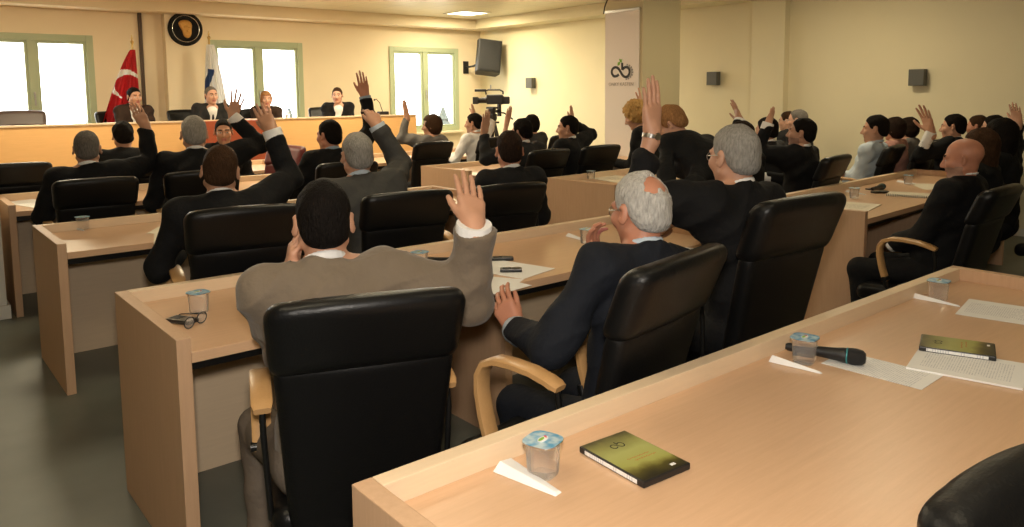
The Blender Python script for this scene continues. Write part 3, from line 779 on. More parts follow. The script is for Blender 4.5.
# ------------------------------------------------------------------ outside
struct(MB().box(-60, 90, YW+3, 140, -4.3, -4.0).build('ground', MATS['ground_out']))
def conifer(px, pyt, y, label, w):
    t = at_y(px, pyt, y); root = empty('conifer_tree', (t[0], y, -4.0)); tag(root, label, 'tree', 'trees beyond the windows')
    H = t[2]+4.0; m = MB(); r = random.Random(px)
    for i in range(14):
        z = H*(.12+.88*i/14); rr = w*(1-i/14.5)*(.9+.2*r.random()); n = 11; top = z+H*.13
        ring = [m.bm.verts.new((rr*(1+.25*((j % 2)-.5))*math.cos(6.283*j/n+i), rr*(1+.25*((j % 2)-.5))*math.sin(6.283*j/n+i), z-H*.02*(j % 2))) for j in range(n)]
        ap = m.bm.verts.new((0, 0, min(top, H))); c = m.bm.verts.new((0, 0, z+.05))
        for j in range(n): m.bm.faces.new([ring[j], ring[(j+1) % n], ap]); m.bm.faces.new([ring[(j+1) % n], ring[j], c])
    m.build('foliage', MATS['foliage'], root); MB().lathe([(.16, 0), (.1, H*.5), (.02, H*.9)], n=8).build('trunk', MATS['dark_pipe'], root)
conifer(443, 105, 42, 'pale hazy conifer seen through the right window, tallest of the trees', 1.7)
conifer(433, 113, 46, 'small hazy conifer just left of the tall one in the right window', 1.3)
conifer(88, 118, 50, 'hazy conifer top low in the left window behind the empty chair', 1.6)
conifer(289, 106, 48, 'hazy conifer low in the middle window behind the water bottle', 1.5)

# ------------------------------------------------------------------ desks
TH = .045; DH = .82; DL = .797; SZ = .770
def desk(name, x0, x1, yfar, label, ang=0.0, group='long council desks', L=DL):
    """left far outer corner at (x0,yfar)"""
    root = empty(name, (x0, yfar, 0), ang); tag(root, label, 'desk', group); W = x1-x0
    MB().box(0, TH, -L, 0, 0, DH).build('end_panel', MATS['beech_panel'], root, bevel=.0025)
    MB().box(W-TH, W, -L, 0, 0, DH).build('end_panel', MATS['beech_panel'], root, bevel=.0025)
    MB().box(TH+.0005, W-TH-.0005, -TH, 0, 0, DH).build('back_panel', MATS['beech_edge'], root, bevel=.0025)
    MB().box(TH+.001, W-TH-.001, -L+.002, -TH-.0005, SZ-.036, SZ).build('worktop', MATS['beech_top'], root, bevel=.002)
    MB().box(TH+.001, W-TH-.001, -L+.05, -L+.07, SZ-.075, SZ-.037).build('shadow_strip', MATS['black_metal'], root)  # black strip standing in for the shadow gap below the worktop edge
    k = max(1, round(W/1.45))
    for i in range(1, k):
        MB().box(W*i/k-.02, W*i/k+.02, -L+.12, -TH-.001, 0, SZ-.037).build('support_panel', MATS['beech_panel'], root)
    return root
desk('council_desk', .6823, 3.60, 1.333, 'long beech council desk nearest the camera, holding two disc cases')
desk('council_desk', .6938, 3.60, 3.307, 'long beech desk in front of the man in the brown jacket')
desk('council_desk', .7048, 3.60, 5.387, 'long beech desk in front of the raised-hand man with brown hair, third from the camera')
desk('council_desk', .7153, 3.60, 7.295, 'long beech desk against the white column, with a sunlit paper at its left end')
desk('council_desk', .727, 3.60, 8.99, 'long beech desk farthest from the camera on the left, right below the dais front')
AG = 3.2*D2R
desk('council_desk', 4.4853, 7.6, 6.947, 'beech desk end behind the raised hand of the brown-jacket man, right of the aisle', AG)
desk('council_desk', 4.6647, 7.2, 5.161, 'beech desk on the right in front of the woman with curly blonde hair', AG)
desk('council_desk', 4.7441, 7.75, 3.096, 'beech desk on the right with the spiral notebook, in front of the bald man', AG)
desk('council_desk', 4.35, 7.2, 8.80, 'far right beech desk in front of the man in white shirt by the camera tripod', AG)

# dais
root = empty('dais_desk', (0, DY, 0)); tag(root, 'long orange-tan dais desk with a red-brown centre panel below the windows', 'desk')
DZ = 1.243
MB().box(XL+.8, DXR, 0, .05, 0, DZ).build('front_panel', MATS['dais_front'], root, bevel=.003)
MB().box(XL+.8, DXR, .051, .52, DZ-.17, DZ-.135).build('worktop', MATS['beech_top'], root, bevel=.003)
MB().box(DXR-.05, DXR, .051, .52, PZ, DZ).build('end_panel', MATS['dais_front'], root, bevel=.003)
MB().box(XL+.8, DXR, -.012, .056, DZ, DZ+.022).build('top_rail', MATS['beech_edge'], root, bevel=.003)
ra, rb = at_y(207, 150, DY-.14)[0], at_y(269, 150, DY-.14)[0]
m = MB(); m.box(ra, rb, -.14, -.013, 0, DZ+.01)
m.build('centre_panel', MATS['cherry_panel'], root, bevel=.004)['label'] = 'red-brown centre panel'

# ------------------------------------------------------------------ executive chairs
def soft_box(name, h, lo, hi, fn, smooth=2):
    fl = Field(lo, hi, h); g = fl.grid((slice(None),)*3); fl.f = np.minimum(fn(*g), .3).astype(np.float32); return fl.mesh(name, smooth)
def rbox(x, y, z, hx, hy, hz, r):
    qx, qy, qz = np.abs(x)-hx+r, np.abs(y)-hy+r, np.abs(z)-hz+r
    return np.sqrt(np.maximum(qx, 0)**2+np.maximum(qy, 0)**2+np.maximum(qz, 0)**2)+np.minimum(np.maximum(np.maximum(qx, qy), qz), 0)-r
def chair_meshes():
    Mx = {}
    yc = lambda z: -.235-.16*(np.clip(z-.45, 0, 1)/.65)**1.0-.03*np.clip(z-.95, 0, 1)/.2
    def back(X, Y, Z):
        hw = .205+.032*np.clip((Z-.45)/.5, 0, 1)
        y = Y-yc(Z)-.32*X*X
        return rbox(X*(.24/hw), y, Z-.675, .24, .036, .285, .030)*.85
    Mx['backrest'] = soft_box('backrest', .011, A(-.3, -.5, .34), A(.3, -.1, 1.02), back)
    def headr(X, Y, Z):
        hw = .246+.010*np.clip((Z-.9)/.2, 0, 1)
        zc = 1.032+.014*np.clip(1-(X/.26)**2, -1, 1)
        y = Y-yc(Z)-.40*X*X+.004
        b = rbox(X*(.27/hw), y, Z-zc, .27, .050, .112, .045)*.85
        seam = .006*np.exp(-(X/.006)**2)*(np.abs(Z-1.0) < .13)
        return b
    Mx['headrest'] = soft_box('headrest', .011, A(-.32, -.58, .8), A(.32, -.14, 1.2), headr)
    def seat(X, Y, Z):
        zc = .425-.02*np.clip((Y-.1)/.2, 0, 1)**2+.012*np.clip(np.abs(X)/.25, 0, 1)**2
        return rbox(X, Y-.01, Z-zc, .25+.01*0*X, .255, .055, .045)
    Mx['seat'] = soft_box('seat', .012, A(-.3, -.3, .33), A(.3, .32, .52), seat)
    m = MB(); pts = [(0, .15, .56), (0, .18, .64), (0, .20, .72), (0, .198, .775), (0, .172, .812), (0, .12, .83), (0, .04, .833), (0, -.05, .828), (0, -.12, .815), (0, -.17, .80)]
    P_ = []
    for i in range(len(pts)-1):
        for t in (0, .5): P_.append([pts[i][k]*(1-t)+pts[i+1][k]*t for k in range(3)])
    P_.append(pts[-1]); sc = [1]*len(P_); sc[-1] = .8
    m.tube([(x, .02+(y-.02)*.82, z-.03) for x, y, z in P_], 1, rect=(.029, .0125), fixed=(1, 0, 0), sc=sc)
    Mx['armrest'] = m.mesh('armrest', bevel=0, smooth=True)
    m = MB(); m.tube([(0, -.123, .765), (0, -.132, .70), (-.012, -.13, .44), (-.03, -.10, .395)], .009, 10)
    Mx['arm_rod'] = m.mesh('arm_rod', smooth=True)
    m = MB(); m.tube([(-.022, .127, .545), (.034, .127, .545)], .016, 14); m.tube([(-.02, .15, .555), (-.024, .13, .49), (-.06, .10, .42)], .016, 10); Mx['arm_bolt'] = m.mesh('arm_bolt', smooth=True)
    m = MB(); m.lathe([(.09, .355), (.09, .37)], n=20); m.box(-.1, .1, -.13, .13, .335, .358); m.lathe([(.026, .10), (.026, .22), (.02, .22), (.02, .34)], n=16); m.tube([(.08, .02, .345), (.27, .02, .345)], .006, 8)
    Mx['pedestal'] = m.mesh('pedestal', bevel=0, smooth=True)
    m = MB(); m.tube([(0, 0, .125), (0, .12, .118), (0, .24, .095), (0, .30, .078)], 1, rect=(.026, .02), sc=[1.2, 1.1, .85, .6]); Mx['base_leg'] = m.mesh('base_leg', smooth=True)
    m = MB(); m.tube([(-.022, .30, .028), (-.008, .30, .028)], .027, 16); m.tube([(.008, .30, .028), (.022, .30, .028)], .027, 16); m.tube([(0, .30, .03), (0, .30, .078)], .009, 8); Mx['caster'] = m.mesh('caster', smooth=True)
    m = MB(); m.lathe([(.0, .09), (.05, .092), (.05, .135), (.03, .145), (0, .145)], n=18); Mx['hub'] = m.mesh('hub', smooth=True)
    return Mx
CM = chair_meshes()
def make_chair(leather='leather', back='leather_back'):
    root = empty('executive_chair')
    link('seat', CM['seat'].copy(), MATS[leather], root); link('backrest', CM['backrest'].copy(), MATS[back], root); hr = link('headrest', CM['headrest'].copy(), MATS[leather], root)
    for sg in (-1, 1):
        a = link('armrest', CM['armrest'].copy(), MATS['arm_wood'], root, (sg*.262, -.05, 0)); a['label'] = 'bent wood armrest'
        r = link('arm_rod', CM['arm_rod'].copy(), MATS['black_metal'], root, (sg*.262, -.05, 0)); r.scale = (sg, 1, 1)
        r = link('arm_bolt', CM['arm_bolt'].copy(), MATS['black_metal'], root, (sg*.262, -.05, 0)); r.scale = (sg, 1, 1)
    link('pedestal', CM['pedestal'].copy(), MATS['black_metal'], root); link('hub', CM['hub'].copy(), MATS['black_plastic'], root)
    for k in range(5):
        l = link('base_leg', CM['base_leg'] if k else CM['base_leg'], MATS['black_plastic'], root, rz=k*2*math.pi/5+.3)
        link('caster', CM['caster'], MATS['black_plastic'], l)
    return root
CHAIR0 = None
def chair(x, y, face, label, leather=None, group='black leather chairs', sz=1.0):
    """face: degrees clockwise from +Y"""
    global CHAIR0
    if leather:
        r = make_chair(leather, leather)
    elif CHAIR0 is None: CHAIR0 = make_chair(); r = CHAIR0
    else: r = copy_tree(CHAIR0)
    r.location = (float(x), float(y), 0); r.rotation_euler = (0, 0, -face*D2R); r.scale = (1, 1, .92*sz)
    tag(r, label, 'chair', group); return r
cloth('top_black', (.005, .005, .0055))
# ------------------------------------------------------------------ wall things
for px, py, lab in ((533, 83, 'grey box wall sconce nearest the far room corner'), (716, 78.5, 'grey box wall sconce right of the banner column, next to the pilaster'), (920, 77.5, 'grey box wall sconce above the raised hand at the right of the room')):
    p = at_x(px, py, XR); r = empty('wall_sconce', p); tag(r, lab, 'wall lamp', 'grey wall sconces')
    MB().box(-.11, -.012, -.085, .085, -.095, .095).build('sconce_shade', MATS['sconce_grey'], r, bevel=.004)
    MB().box(-.0125, 0, -.05, .05, -.06, .06).build('wall_plate', MATS['steel'], r, bevel=.002)
# loudspeaker
p = at_y(488, 58, YW-.66); r = empty('loudspeaker', p); tag(r, 'black loudspeaker tilted on a bracket high in the far corner', 'speaker')
M = Matrix.Rotation(.14, 4, 'Y') @ Matrix.Rotation(-.50, 4, 'Z') @ Matrix.Rotation(-.14, 4, 'X')
poly = [(-.20, .17), (.20, .17), (.24, -.05), (.22, -.19), (-.22, -.19), (-.24, -.05)]
cb = MB().prism(poly, -.31, .31, M); cb.build('cabinet', MATS['speaker_black'], r, bevel=.012)
MB().box(-.195, .195, -.205, -.185, -.28, .28, M).build('grille', mat('grille', (.014, .014, .014), .7, bump=(700, .6)), r, bevel=.006)
m = MB(); m.tube([(-.02, .13, -.04), (-.04, .40, -.14), (-.05, .64, -.16)], .02, 10); m.box(-.11, .01, .635, .658, -.28, -.04); m.build('wall_bracket', MATS['black_plastic'], r, bevel=.002)
# emblem: dark disc with a plain gold relief
p = at_y(185, 29, YW-.16); r = empty('emblem_sign', p); tag(r, 'round black wall plaque with thin ring and gold relief above the dais', 'plaque')
m = MB(); m.tube([(0, 0, 0), (0, -.028, 0), (0, -.04, 0)], .252, 48, sc=[1, 1, .95]); m.build('disc', mat('plaque_black', (.008, .007, .007), .6, spec=.15), r, smooth=True)
m = MB(); m.tube([(.195*math.cos(t), -.042, .195*math.sin(t)) for t in np.linspace(0, 6.2832, 49)], .004, 6); m.build('ring', MATS['chrome'], r, smooth=True)
fl = Field(A(-.16, -.1, -.2), A(.16, .02, .2), .008)
fl.ell(A(.0, -.035, .05), A(.095, .03, .085)); fl.ell(A(.015, -.038, -.04), A(.068, .03, .10), k=.03); fl.ell(A(-.05, -.035, .075), A(.055, .026, .045), k=.02); fl.cone(A(.015, -.065, .03), A(.018, -.072, -.03), .010, .015, .01)
fl.ell(A(-.015, -.066, .03), A(.016, .012, .01), k=.008, op='s'); fl.ell(A(.05, -.066, .03), A(.016, .012, .01), k=.008, op='s'); fl.ell(A(.02, -.068, -.075), A(.026, .008, .006), k=.006, op='s')
link('relief', fl.mesh('relief'), MATS['gold'], r)
# pipe on the back wall
a = at_y(139.3, 14, YW-.03); MB().box(-.022, .022, -.02, .028, 0, 0.0+ZB-.0).build('cable_duct', MATS['dark_pipe'], None, loc=(a[0], YW-.03, 0)); o = bpy.data.objects['cable_duct']; tag(o, 'thin dark vertical cable duct on the back wall beside the red flag', 'cable duct')
# flags
def flag(px, top_py, y, kind, label):
    t = at_y(px, top_py, y); zt = t[2]; r = empty('flag', (t[0], y, PZ)); tag(r, label, 'flag', 'flags on poles behind the dais'); H = zt-PZ
    m = MB(); m.tube([(0, 0, .03), (0, 0, H-.12)], .014, 10); m.build('pole', MATS['brass'], r, smooth=True)
    m = MB(); m.lathe([(.008, H-.14), (.022, H-.11), (.026, H-.09), (.008, H-.07), (.014, H-.05), (.004, H)], n=12); m.build('finial', MATS['brass'], r, smooth=True)
    m = MB(); m.lathe([(.17, 0), (.17, .02), (.05, .05), (.02, .08)], n=24); m.build('stand', MATS['brass'], r, smooth=True)
    # hanging cloth: gathered at the top, spreading downwards on one side
    hc = H-.20; nz, nu = 120, 70; hb = .55 if kind == 'red' else .5
    def pos(u, v):                      # u 0..1 across the cloth, v 0..1 downwards
        k = v**.8
        if kind == 'red': x0, x1 = .03+.02*k, -.03-.42*min(1, k*1.05)
        else: x0, x1 = .06+.22*k, -.05-.10*k
        x = x0+(x1-x0)*u
        yv = -.03-.05*k*math.sin(u*17+2.1*v)-.03*k*math.sin(u*31+1)
        bot = hb+ (.25*u if kind == 'red' else .1*u)
        z = hc-(hc-bot)*v
        return (x, yv, z)
    def sheet(name, thick, mt, mask=None, dy=0.0):
        bm = bmesh.new(); g = {}
        for j in range(nz+1):
            for i in range(nu+1):
                x, y_, z = pos(i/nu, j/nz); g[i, j] = bm.verts.new((x, y_+dy, z))
        for j in range(nz):
            for i in range(nu): bm.faces.new([g[i, j], g[i+1, j], g[i+1, j+1], g[i, j+1]])
        me = bpy.data.meshes.new(name); bmesh.ops.solidify(bm, geom=bm.faces[:], thickness=thick); bm.to_mesh(me); bm.free()
        return me
    me = sheet('cloth', .004, None); o = link('cloth', me, [MATS['flag_red' if kind == 'red' else 'flag_white'], MATS['flag_white' if kind == 'red' else 'flag_blue']], r)
    me.polygons.foreach_set('use_smooth', [True]*len(me.polygons))
    C = centers(me); mi = np.zeros(len(C), np.int32)
    if kind == 'red':
        pc = at_y(125, 84, y); pr = at_y(109, 84, y); R0 = abs(pc[0]-pr[0])*1.0
        dx, dz = C[:, 0]-(pc[0]-t[0]), C[:, 2]-(pc[2]-PZ)
        mi[(dx*dx+dz*dz < R0**2) & ((dx-R0*.17)**2+(dz+R0*.20)**2 > (R0*.83)**2)] = 1
    else:
        pc = at_y(204, 88, y); dx, dz = C[:, 0]-(pc[0]-t[0]), C[:, 2]-(pc[2]-PZ)
        mi[(np.abs(dx-.10*np.sin(dz*6)) < .045) & (np.abs(dz) < .28)] = 1
    me.polygons.foreach_set('material_index', mi)
flag(131.5, 35, YW-.75, 'red', 'red Turkish flag with white crescent hanging from a brass pole')
flag(208.5, 31, YW-.55, 'white', 'white flag with a blue mark on a pole beside the middle window')

# ------------------------------------------------------------------ banner on the column
x0 = c0[0]-.012; ytop = c2-.01; ybot = at_x(639, 60, x0)[1]; zt = at_x(622, 12, x0)[2]
r = empty('banner', (x0, (ytop+ybot)/2, 0)); tag(r, 'tall white banner with a looping black logo hung on the column', 'banner'); wb = (ytop-ybot)/2
MB().box(-.006, .008, -wb, wb, .45, zt).build('sheet', MATS['banner_white'], r, bevel=.001)
MB().box(-.012, .011, -wb-.01, wb+.01, zt, zt+.035).build('top_bar', MATS['steel'], r, bevel=.002)
def lp(px, py):                        # logo point in banner coordinates
    p = at_x(px, py, x0); return (-.009, p[1]-r.location.y, p[2])
def zp(a, b): return lp(600+a*50/586, 50+b*45/527)
u_path = [(225, 287), (205, 303), (172, 308), (150, 285), (143, 255), (155, 220), (185, 203), (215, 213), (240, 245), (262, 285), (290, 312), (322, 312), (345, 285), (352, 250), (340, 215), (312, 200), (285, 210), (268, 230)]
def smooth_path(pts, n=4):
    out = []
    for i in range(len(pts)-1):
        p0 = pts[max(i-1, 0)]; p1 = pts[i]; p2 = pts[i+1]; p3 = pts[min(i+2, len(pts)-1)]
        for k in range(n):
            t = k/n; out.append(tuple(.5*((2*b)+(-a+c)*t+(2*a-5*b+4*c-d)*t*t+(-a+3*b-3*c+d)*t**3) for a, b, c, d in zip(p0, p1, p2, p3)))
    return out+[pts[-1]]
kw = .016
m = MB(); m.tube([zp(*q) for q in smooth_path(u_path)], 1, rect=(kw, .003), upv=(-1, 0, 0)); m.tube([zp(265, 150), zp(266, 232)], 1, rect=(kw, .003), upv=(-1, 0, 0)); m.build('logo_loop', MATS['logo_black'], r)
m = MB()
for t in np.linspace(-1.5, 1.35, 9):
    c_ = (308+72*math.cos(t), 255-80*math.sin(t)); d_ = (308+86*math.cos(t), 255-94*math.sin(t)); m.tube([zp(*c_), zp(*d_)], 1, rect=(.012, .002), upv=(-1, 0, 0))
m.tube([zp(308+66*math.cos(t), 255-74*math.sin(t)) for t in np.linspace(-1.6, 1.45, 20)], 1, rect=(.004, .002), upv=(-1, 0, 0)); m.build('logo_gear', MATS['logo_grey'], r)
m = MB(); m.tube([zp(212, 182), zp(225, 160), zp(243, 140)], 1, rect=(.022, .002), upv=(-1, 0, 0), sc=[.2, 1, .2]); m.tube([zp(262, 148), zp(248, 125), zp(232, 105)], 1, rect=(.018, .002), upv=(-1, 0, 0), sc=[.2, 1, .2]); m.tube([zp(252, 125), zp(268, 105)], 1, rect=(.010, .002), upv=(-1, 0, 0), sc=[1, .2]); m.build('logo_leaf', MATS['logo_green'], r)
def text_mesh(txt, size, name='lettering'):
    cu = bpy.data.curves.new(name, 'FONT'); cu.body = txt; cu.size = size; cu.extrude = .001; cu.align_x = 'CENTER'
    o = bpy.data.objects.new(name, cu); COL.objects.link(o); dg = bpy.context.evaluated_depsgraph_get(); dg.update()
    me = bpy.data.meshes.new_from_object(o.evaluated_get(dg)); bpy.data.objects.remove(o); bpy.data.curves.remove(cu); me.name = name; return me
q = zp(250, 420); me = text_mesh('ONKY KASTEN', .062); o = link('lettering', me, MATS['text_grey'], r); o.matrix_local = Matrix(((0, 0, -1, q[0]), (-1, 0, 0, q[1]), (0, 1, 0, q[2]), (0, 0, 0, 1)))

# hanging cable from the ceiling by the column, small ceiling hook
a = at_y(604.5, 14, 5.0); k = [at_y(px, py, 5.0) for px, py in ((610, -14), (609, -4), (605, 6), (603.5, 14))]
z_ = ZC/ k[0][2]
pts = [(k[0][0]-a[0], 0, ZC-a[2])]+[(q[0]-a[0], 0, q[2]-a[2]) for q in k]
m = MB(); m.tube(pts, .006, 8); o = m.build('ceiling_cable', MATS['dark_pipe'], None, smooth=True, loc=a); tag(o, 'loose dark cable dangling from the ceiling left of the column', 'cable')
# recessed ceiling lamps
def ceiling_lamp(x, y, lab):
    r = empty('ceiling_light', (x, y, ZC)); tag(r, lab, 'ceiling light', 'square ceiling lights')
    m = MB()
    for bx in ((-.3, .3, -.3, -.27), (-.3, .3, .27, .3), (-.3, -.27, -.27, .27), (.27, .3, -.27, .27)): m.box(*bx, -.012, -.001)
    m.build('frame', MATS['white_paint'], r, bevel=.002)
    MB().box(-.268, .268, -.268, .268, -.008, -.002).build('diffuser', MATS['lamp_glow'], r)
    return r
emit_m = emit('lamp_glow', (1.0, .86, .58), 5.0); MATS['lamp_glow'] = emit_m
lp0 = at_z(467, 13, ZC)
ceiling_lamp(lp0[0], lp0[1], 'glowing square ceiling light above the far right window')
# (the other fittings hang above and behind the frame)

# ------------------------------------------------------------------ television camera on its tripod
def tv_camera():
    D_ = 12.0; c = at_d(492, 90, D_); s_ = D_/FOC
    r = empty('tripod', (c[0], c[1], 0)); tag(r, 'black camera tripod standing near the far right window', 'tripod'); zc = c[2]-.36
    m = MB(); m.tube([(0, 0, zc-.55), (0, 0, zc-.06)], .028, 12); m.build('column', MATS['black_plastic'], r, smooth=True)
    m = MB(); m.lathe([(.06, zc-.12), (.075, zc-.08), (.075, zc-.02), (.05, zc), (.06, zc+.04), (.06, zc+.07)], n=18); m.box(-.05, .05, -.09, .09, zc+.07, zc+.1); m.build('fluid_head', MATS['black_plastic'], r, smooth=True)
    for k in range(3):
        an = k*2.0944+.5; m = MB(); d = (math.cos(an), math.sin(an)); m.tube([(d[0]*.05, d[1]*.05, zc-.13), (d[0]*.28, d[1]*.28, zc*.45), (d[0]*.52, d[1]*.52, .02)], .022, 8, sc=[1, .8, .6]); m.build('leg', MATS['black_plastic'], r, smooth=True)
    m = MB(); m.tube([(.05, -.03, zc+.02), (.16, -.10, zc+.0), (.30, -.14, zc-.10)], .011, 8); m.build('pan_bar', MATS['black_plastic'], r, smooth=True)
    m = MB(); m.box(.12, .16, -.03, .03, zc-.05, zc+.18); m.box(.05, .14, -.012, .012, zc+.02, zc+.05); m.box(.02, .13, -.012, .012, zc-.16, zc-.13); m.build('monitor_arm', MATS['black_plastic'], r, bevel=.004)
    v = empty('video_camera', (c[0], c[1], zc+.10), math.radians(-38)); tag(v, 'shoulder video camera mounted on the tripod, lens pointing left', 'video camera')
    fl = Field(A(-.3, -.12, 0), A(.3, .12, .3), .009)
    fl.fnbox(A(-.12, -.07, .03), A(.2, .07, .22), lambda X, Y, Z: rbox(X-.04, Y, Z-.115, .13, .06, .075, .02)); fl.fnbox(A(.05, -.07, .03), A(.34, .07, .2), lambda X, Y, Z: rbox(X-.20, Y, Z-.10, .075, .05, .06, .02), .02)
    link('camera_body', fl.mesh('camera_body', 1), MATS['black_plastic'], v)
    m = MB(); m.tube([(-.08, 0, .105), (-.20, 0, .10), (-.22, 0, .10), (-.22, 0, .10)], .048, 18, sc=[1, .9, 1.15, 1.15]); lb = m.build('lens', MATS['black_plastic'], v, smooth=True)
    m = MB(); m.box(-.30, -.22, -.075, .075, .045, .155); m.build('lens_hood', MATS['black_plastic'], lb, bevel=.006)
    m = MB(); m.tube([(-.09, 0, .19), (-.10, 0, .245), (-.06, 0, .262), (.12, 0, .262), (.17, 0, .235), (.17, 0, .19)], .013, 10); m.build('handle', MATS['black_plastic'], v, smooth=True)
    m = MB(); m.box(-.27, -.09, -.02, .04, .235, .275); m.build('viewfinder', MATS['black_plastic'], v, bevel=.008)
    m = MB(); m.tube([(-.02, .03, .27), (-.02, .03, .34)], .012, 8); m.build('microphone', MATS['steel'], v, smooth=True)
tv_camera()

# ------------------------------------------------------------------ table things
TZ = SZ+.0005
def cup(p, label, sc=1.0, rz=0.0, z=TZ):
    r = empty('water_cup', (p[0], p[1], z), rz); tag(r, label, 'water cup', 'sealed water cups on the desks'); r.scale = (sc, sc, sc*1.15)
    m = MB(); m.lathe([(.0, .0), (.028, .0), (.030, .004), (.033, .055), (.0335, .064), (0, .064)], n=32, sq=1.6); b = m.build('cup', MATS['clear_water'], r, smooth=True)
    m = MB(); m.lathe([(.0335, .0645), (.039, .0645), (.039, .0665), (.0335, .0665)], n=32, sq=1.6); m.build('rim', MATS['foil_rim'], r, smooth=True)
    m = MB(); m.lathe([(0, .067), (.0385, .067), (.0385, .0678), (0, .0682)], n=32, sq=1.6); m.build('foil_lid', MATS['foil_print'], r, smooth=True)
    m = MB(); m.lathe([(0, .0684), (.017, .0684), (.017, .0688), (0, .0688)], n=24); o = m.build('lid_mark', MATS['paper'], r); o.scale = (1, .55, 1)
    m = MB(); m.lathe([(0, .0689), (.010, .0689), (.010, .0692), (0, .0692)], n=20); o = m.build('lid_mark', MATS['logo_green'], r, loc=(-.003, .002, 0)); o.scale = (1.1, .4, 1)
    m = MB(); m.tube([(.008, -.003, .0693), (.014, .0, .0693), (.011, .004, .0693)], .0013, 6); m.build('lid_mark', MATS['flag_red'], r)
    return r
PCOUNT = 0
def ang_px(p0, p1, z=TZ):
    a, b = at_z(*p0, z), at_z(*p1, z); return math.atan2(b[1]-a[1], b[0]-a[0]), math.hypot(b[0]-a[0], b[1]-a[1]), a, b
def sheet_px(name, corners, label, cat='paper', mt='paper_print', z=None, th=.0012, group='papers on the desks', curl=0.0):
    global PCOUNT; PCOUNT += 1; z = TZ+.0004*(PCOUNT % 5) if z is None else z
    """four corners in the picture, laid on the desk at true scale"""
    P = [at_z(px, py, z) for px, py in corners]; c = sum(P)/4
    u = unit((P[1]-P[0])+(P[2]-P[3])); w, h = np.linalg.norm((P[1]-P[0]+P[2]-P[3])/2), np.linalg.norm((P[3]-P[0]+P[2]-P[1])/2)
    rz = math.atan2(u[1], u[0]); return sheet_at(name, c, w, h, rz, label, cat, mt, z, th, group)
def sheet_at(name, c, w, h, rz, label, cat='paper', mt='paper_print', z=TZ, th=.0012, group='papers on the desks', long='y'):
    if w > h and long == 'y': w, h, rz = h, w, rz+math.pi/2
    m = MB(); m.box(-w/2, w/2, -h/2, h/2, 0, th)
    o = m.build(name, MATS[mt], None, loc=(c[0], c[1], z), rz=rz); tag(o, label, cat, group); return o
def napkin(p, q, label, wdt=.05, z=TZ):
    rz, L, a, b = ang_px(p, q, z); m = MB()
    vs = [(0, -.012, 0), (L, -wdt*.18, 0), (L, wdt*.18, 0), (0, wdt*.8, 0)]; bm = m.bm
    b0 = [bm.verts.new((x, y, .0005)) for x, y, _ in vs]; mid = [(L*.03, wdt*.1), (L*.97, -wdt*.05), (L*.97, wdt*.12), (L*.03, wdt*.7)]
    t0 = [bm.verts.new((x, y, h)) for (x, y), h in zip(mid, (.020, .006, .005, .012))]
    bm.faces.new(b0[::-1]); bm.faces.new(t0)
    for j in range(4): bm.faces.new([b0[j], b0[(j+1) % 4], t0[(j+1) % 4], t0[j]])
    o = m.build('napkin', MATS['napkin'], None, bevel=.002, loc=(a[0], a[1], z), rz=rz); tag(o, label, 'napkin', 'folded paper napkins on the desks'); return o
def dvd(corners, label, zt=TZ+.0):
    """corners: far left, far right, near right, near left of the top face; spine on the left long side"""
    P = [at_z(px, py, zt+.0155) for px, py in corners]; c = sum(P)/4
    v = unit((P[0]-P[3])+(P[1]-P[2])) ; return c, v
def dvd_case(c, rz, label, z=TZ):
    r = empty('disc_case', (c[0], c[1], z), rz); tag(r, label, 'disc case', 'plastic disc cases on the near desk')
    W, H = .142, .205
    MB().box(-W/2, W/2, -H/2, H/2, 0, .015).build('case', MATS['black_plastic'], r, bevel=.003)
    MB().box(-W/2+.004, W/2-.003, -H/2+.003, H/2-.003, .0151, .0156).build('cover_sleeve', MATS['dvd_cover'], r)
    MB().box(-W/2-.0006, -W/2-.0001, -H/2+.02, H/2-.02, .003, .012).build('spine_label', MATS['paper_print'], r)
    k = .036/210; f = lambda a, b: ((a-248)*k, (255-b)*k+.052, .0158)
    m = MB(); m.tube([f(*q) for q in smooth_path(u_path, 3)], 1, rect=(.0013, .0002), upv=(0, 0, 1)); m.tube([f(265, 160), f(266, 232)], 1, rect=(.0013, .0002), upv=(0, 0, 1)); m.build('logo', MATS['logo_black'], r)
    m = MB(); rr = random.Random(4)
    for row, (xa_, xb_, y_) in enumerate(((-.03, .035, -.012), (-.018, .045, -.024))):
        n = 26; m.tube([(xa_+(xb_-xa_)*i/n, y_+.0035*math.sin(i*2.1+row)*(.5+.5*math.sin(i*.9)), .0159) for i in range(n+1)], 1, rect=(.0008, .0002), upv=(0, 0, 1))
    m.build('script_title', mat('orange_ink', (.45, .17, .04), .5), r)
    m = MB(); m.box(.028, .042, -.088, -.080, .0157, .016); m.build('badge', MATS['paper'], r)
    return r
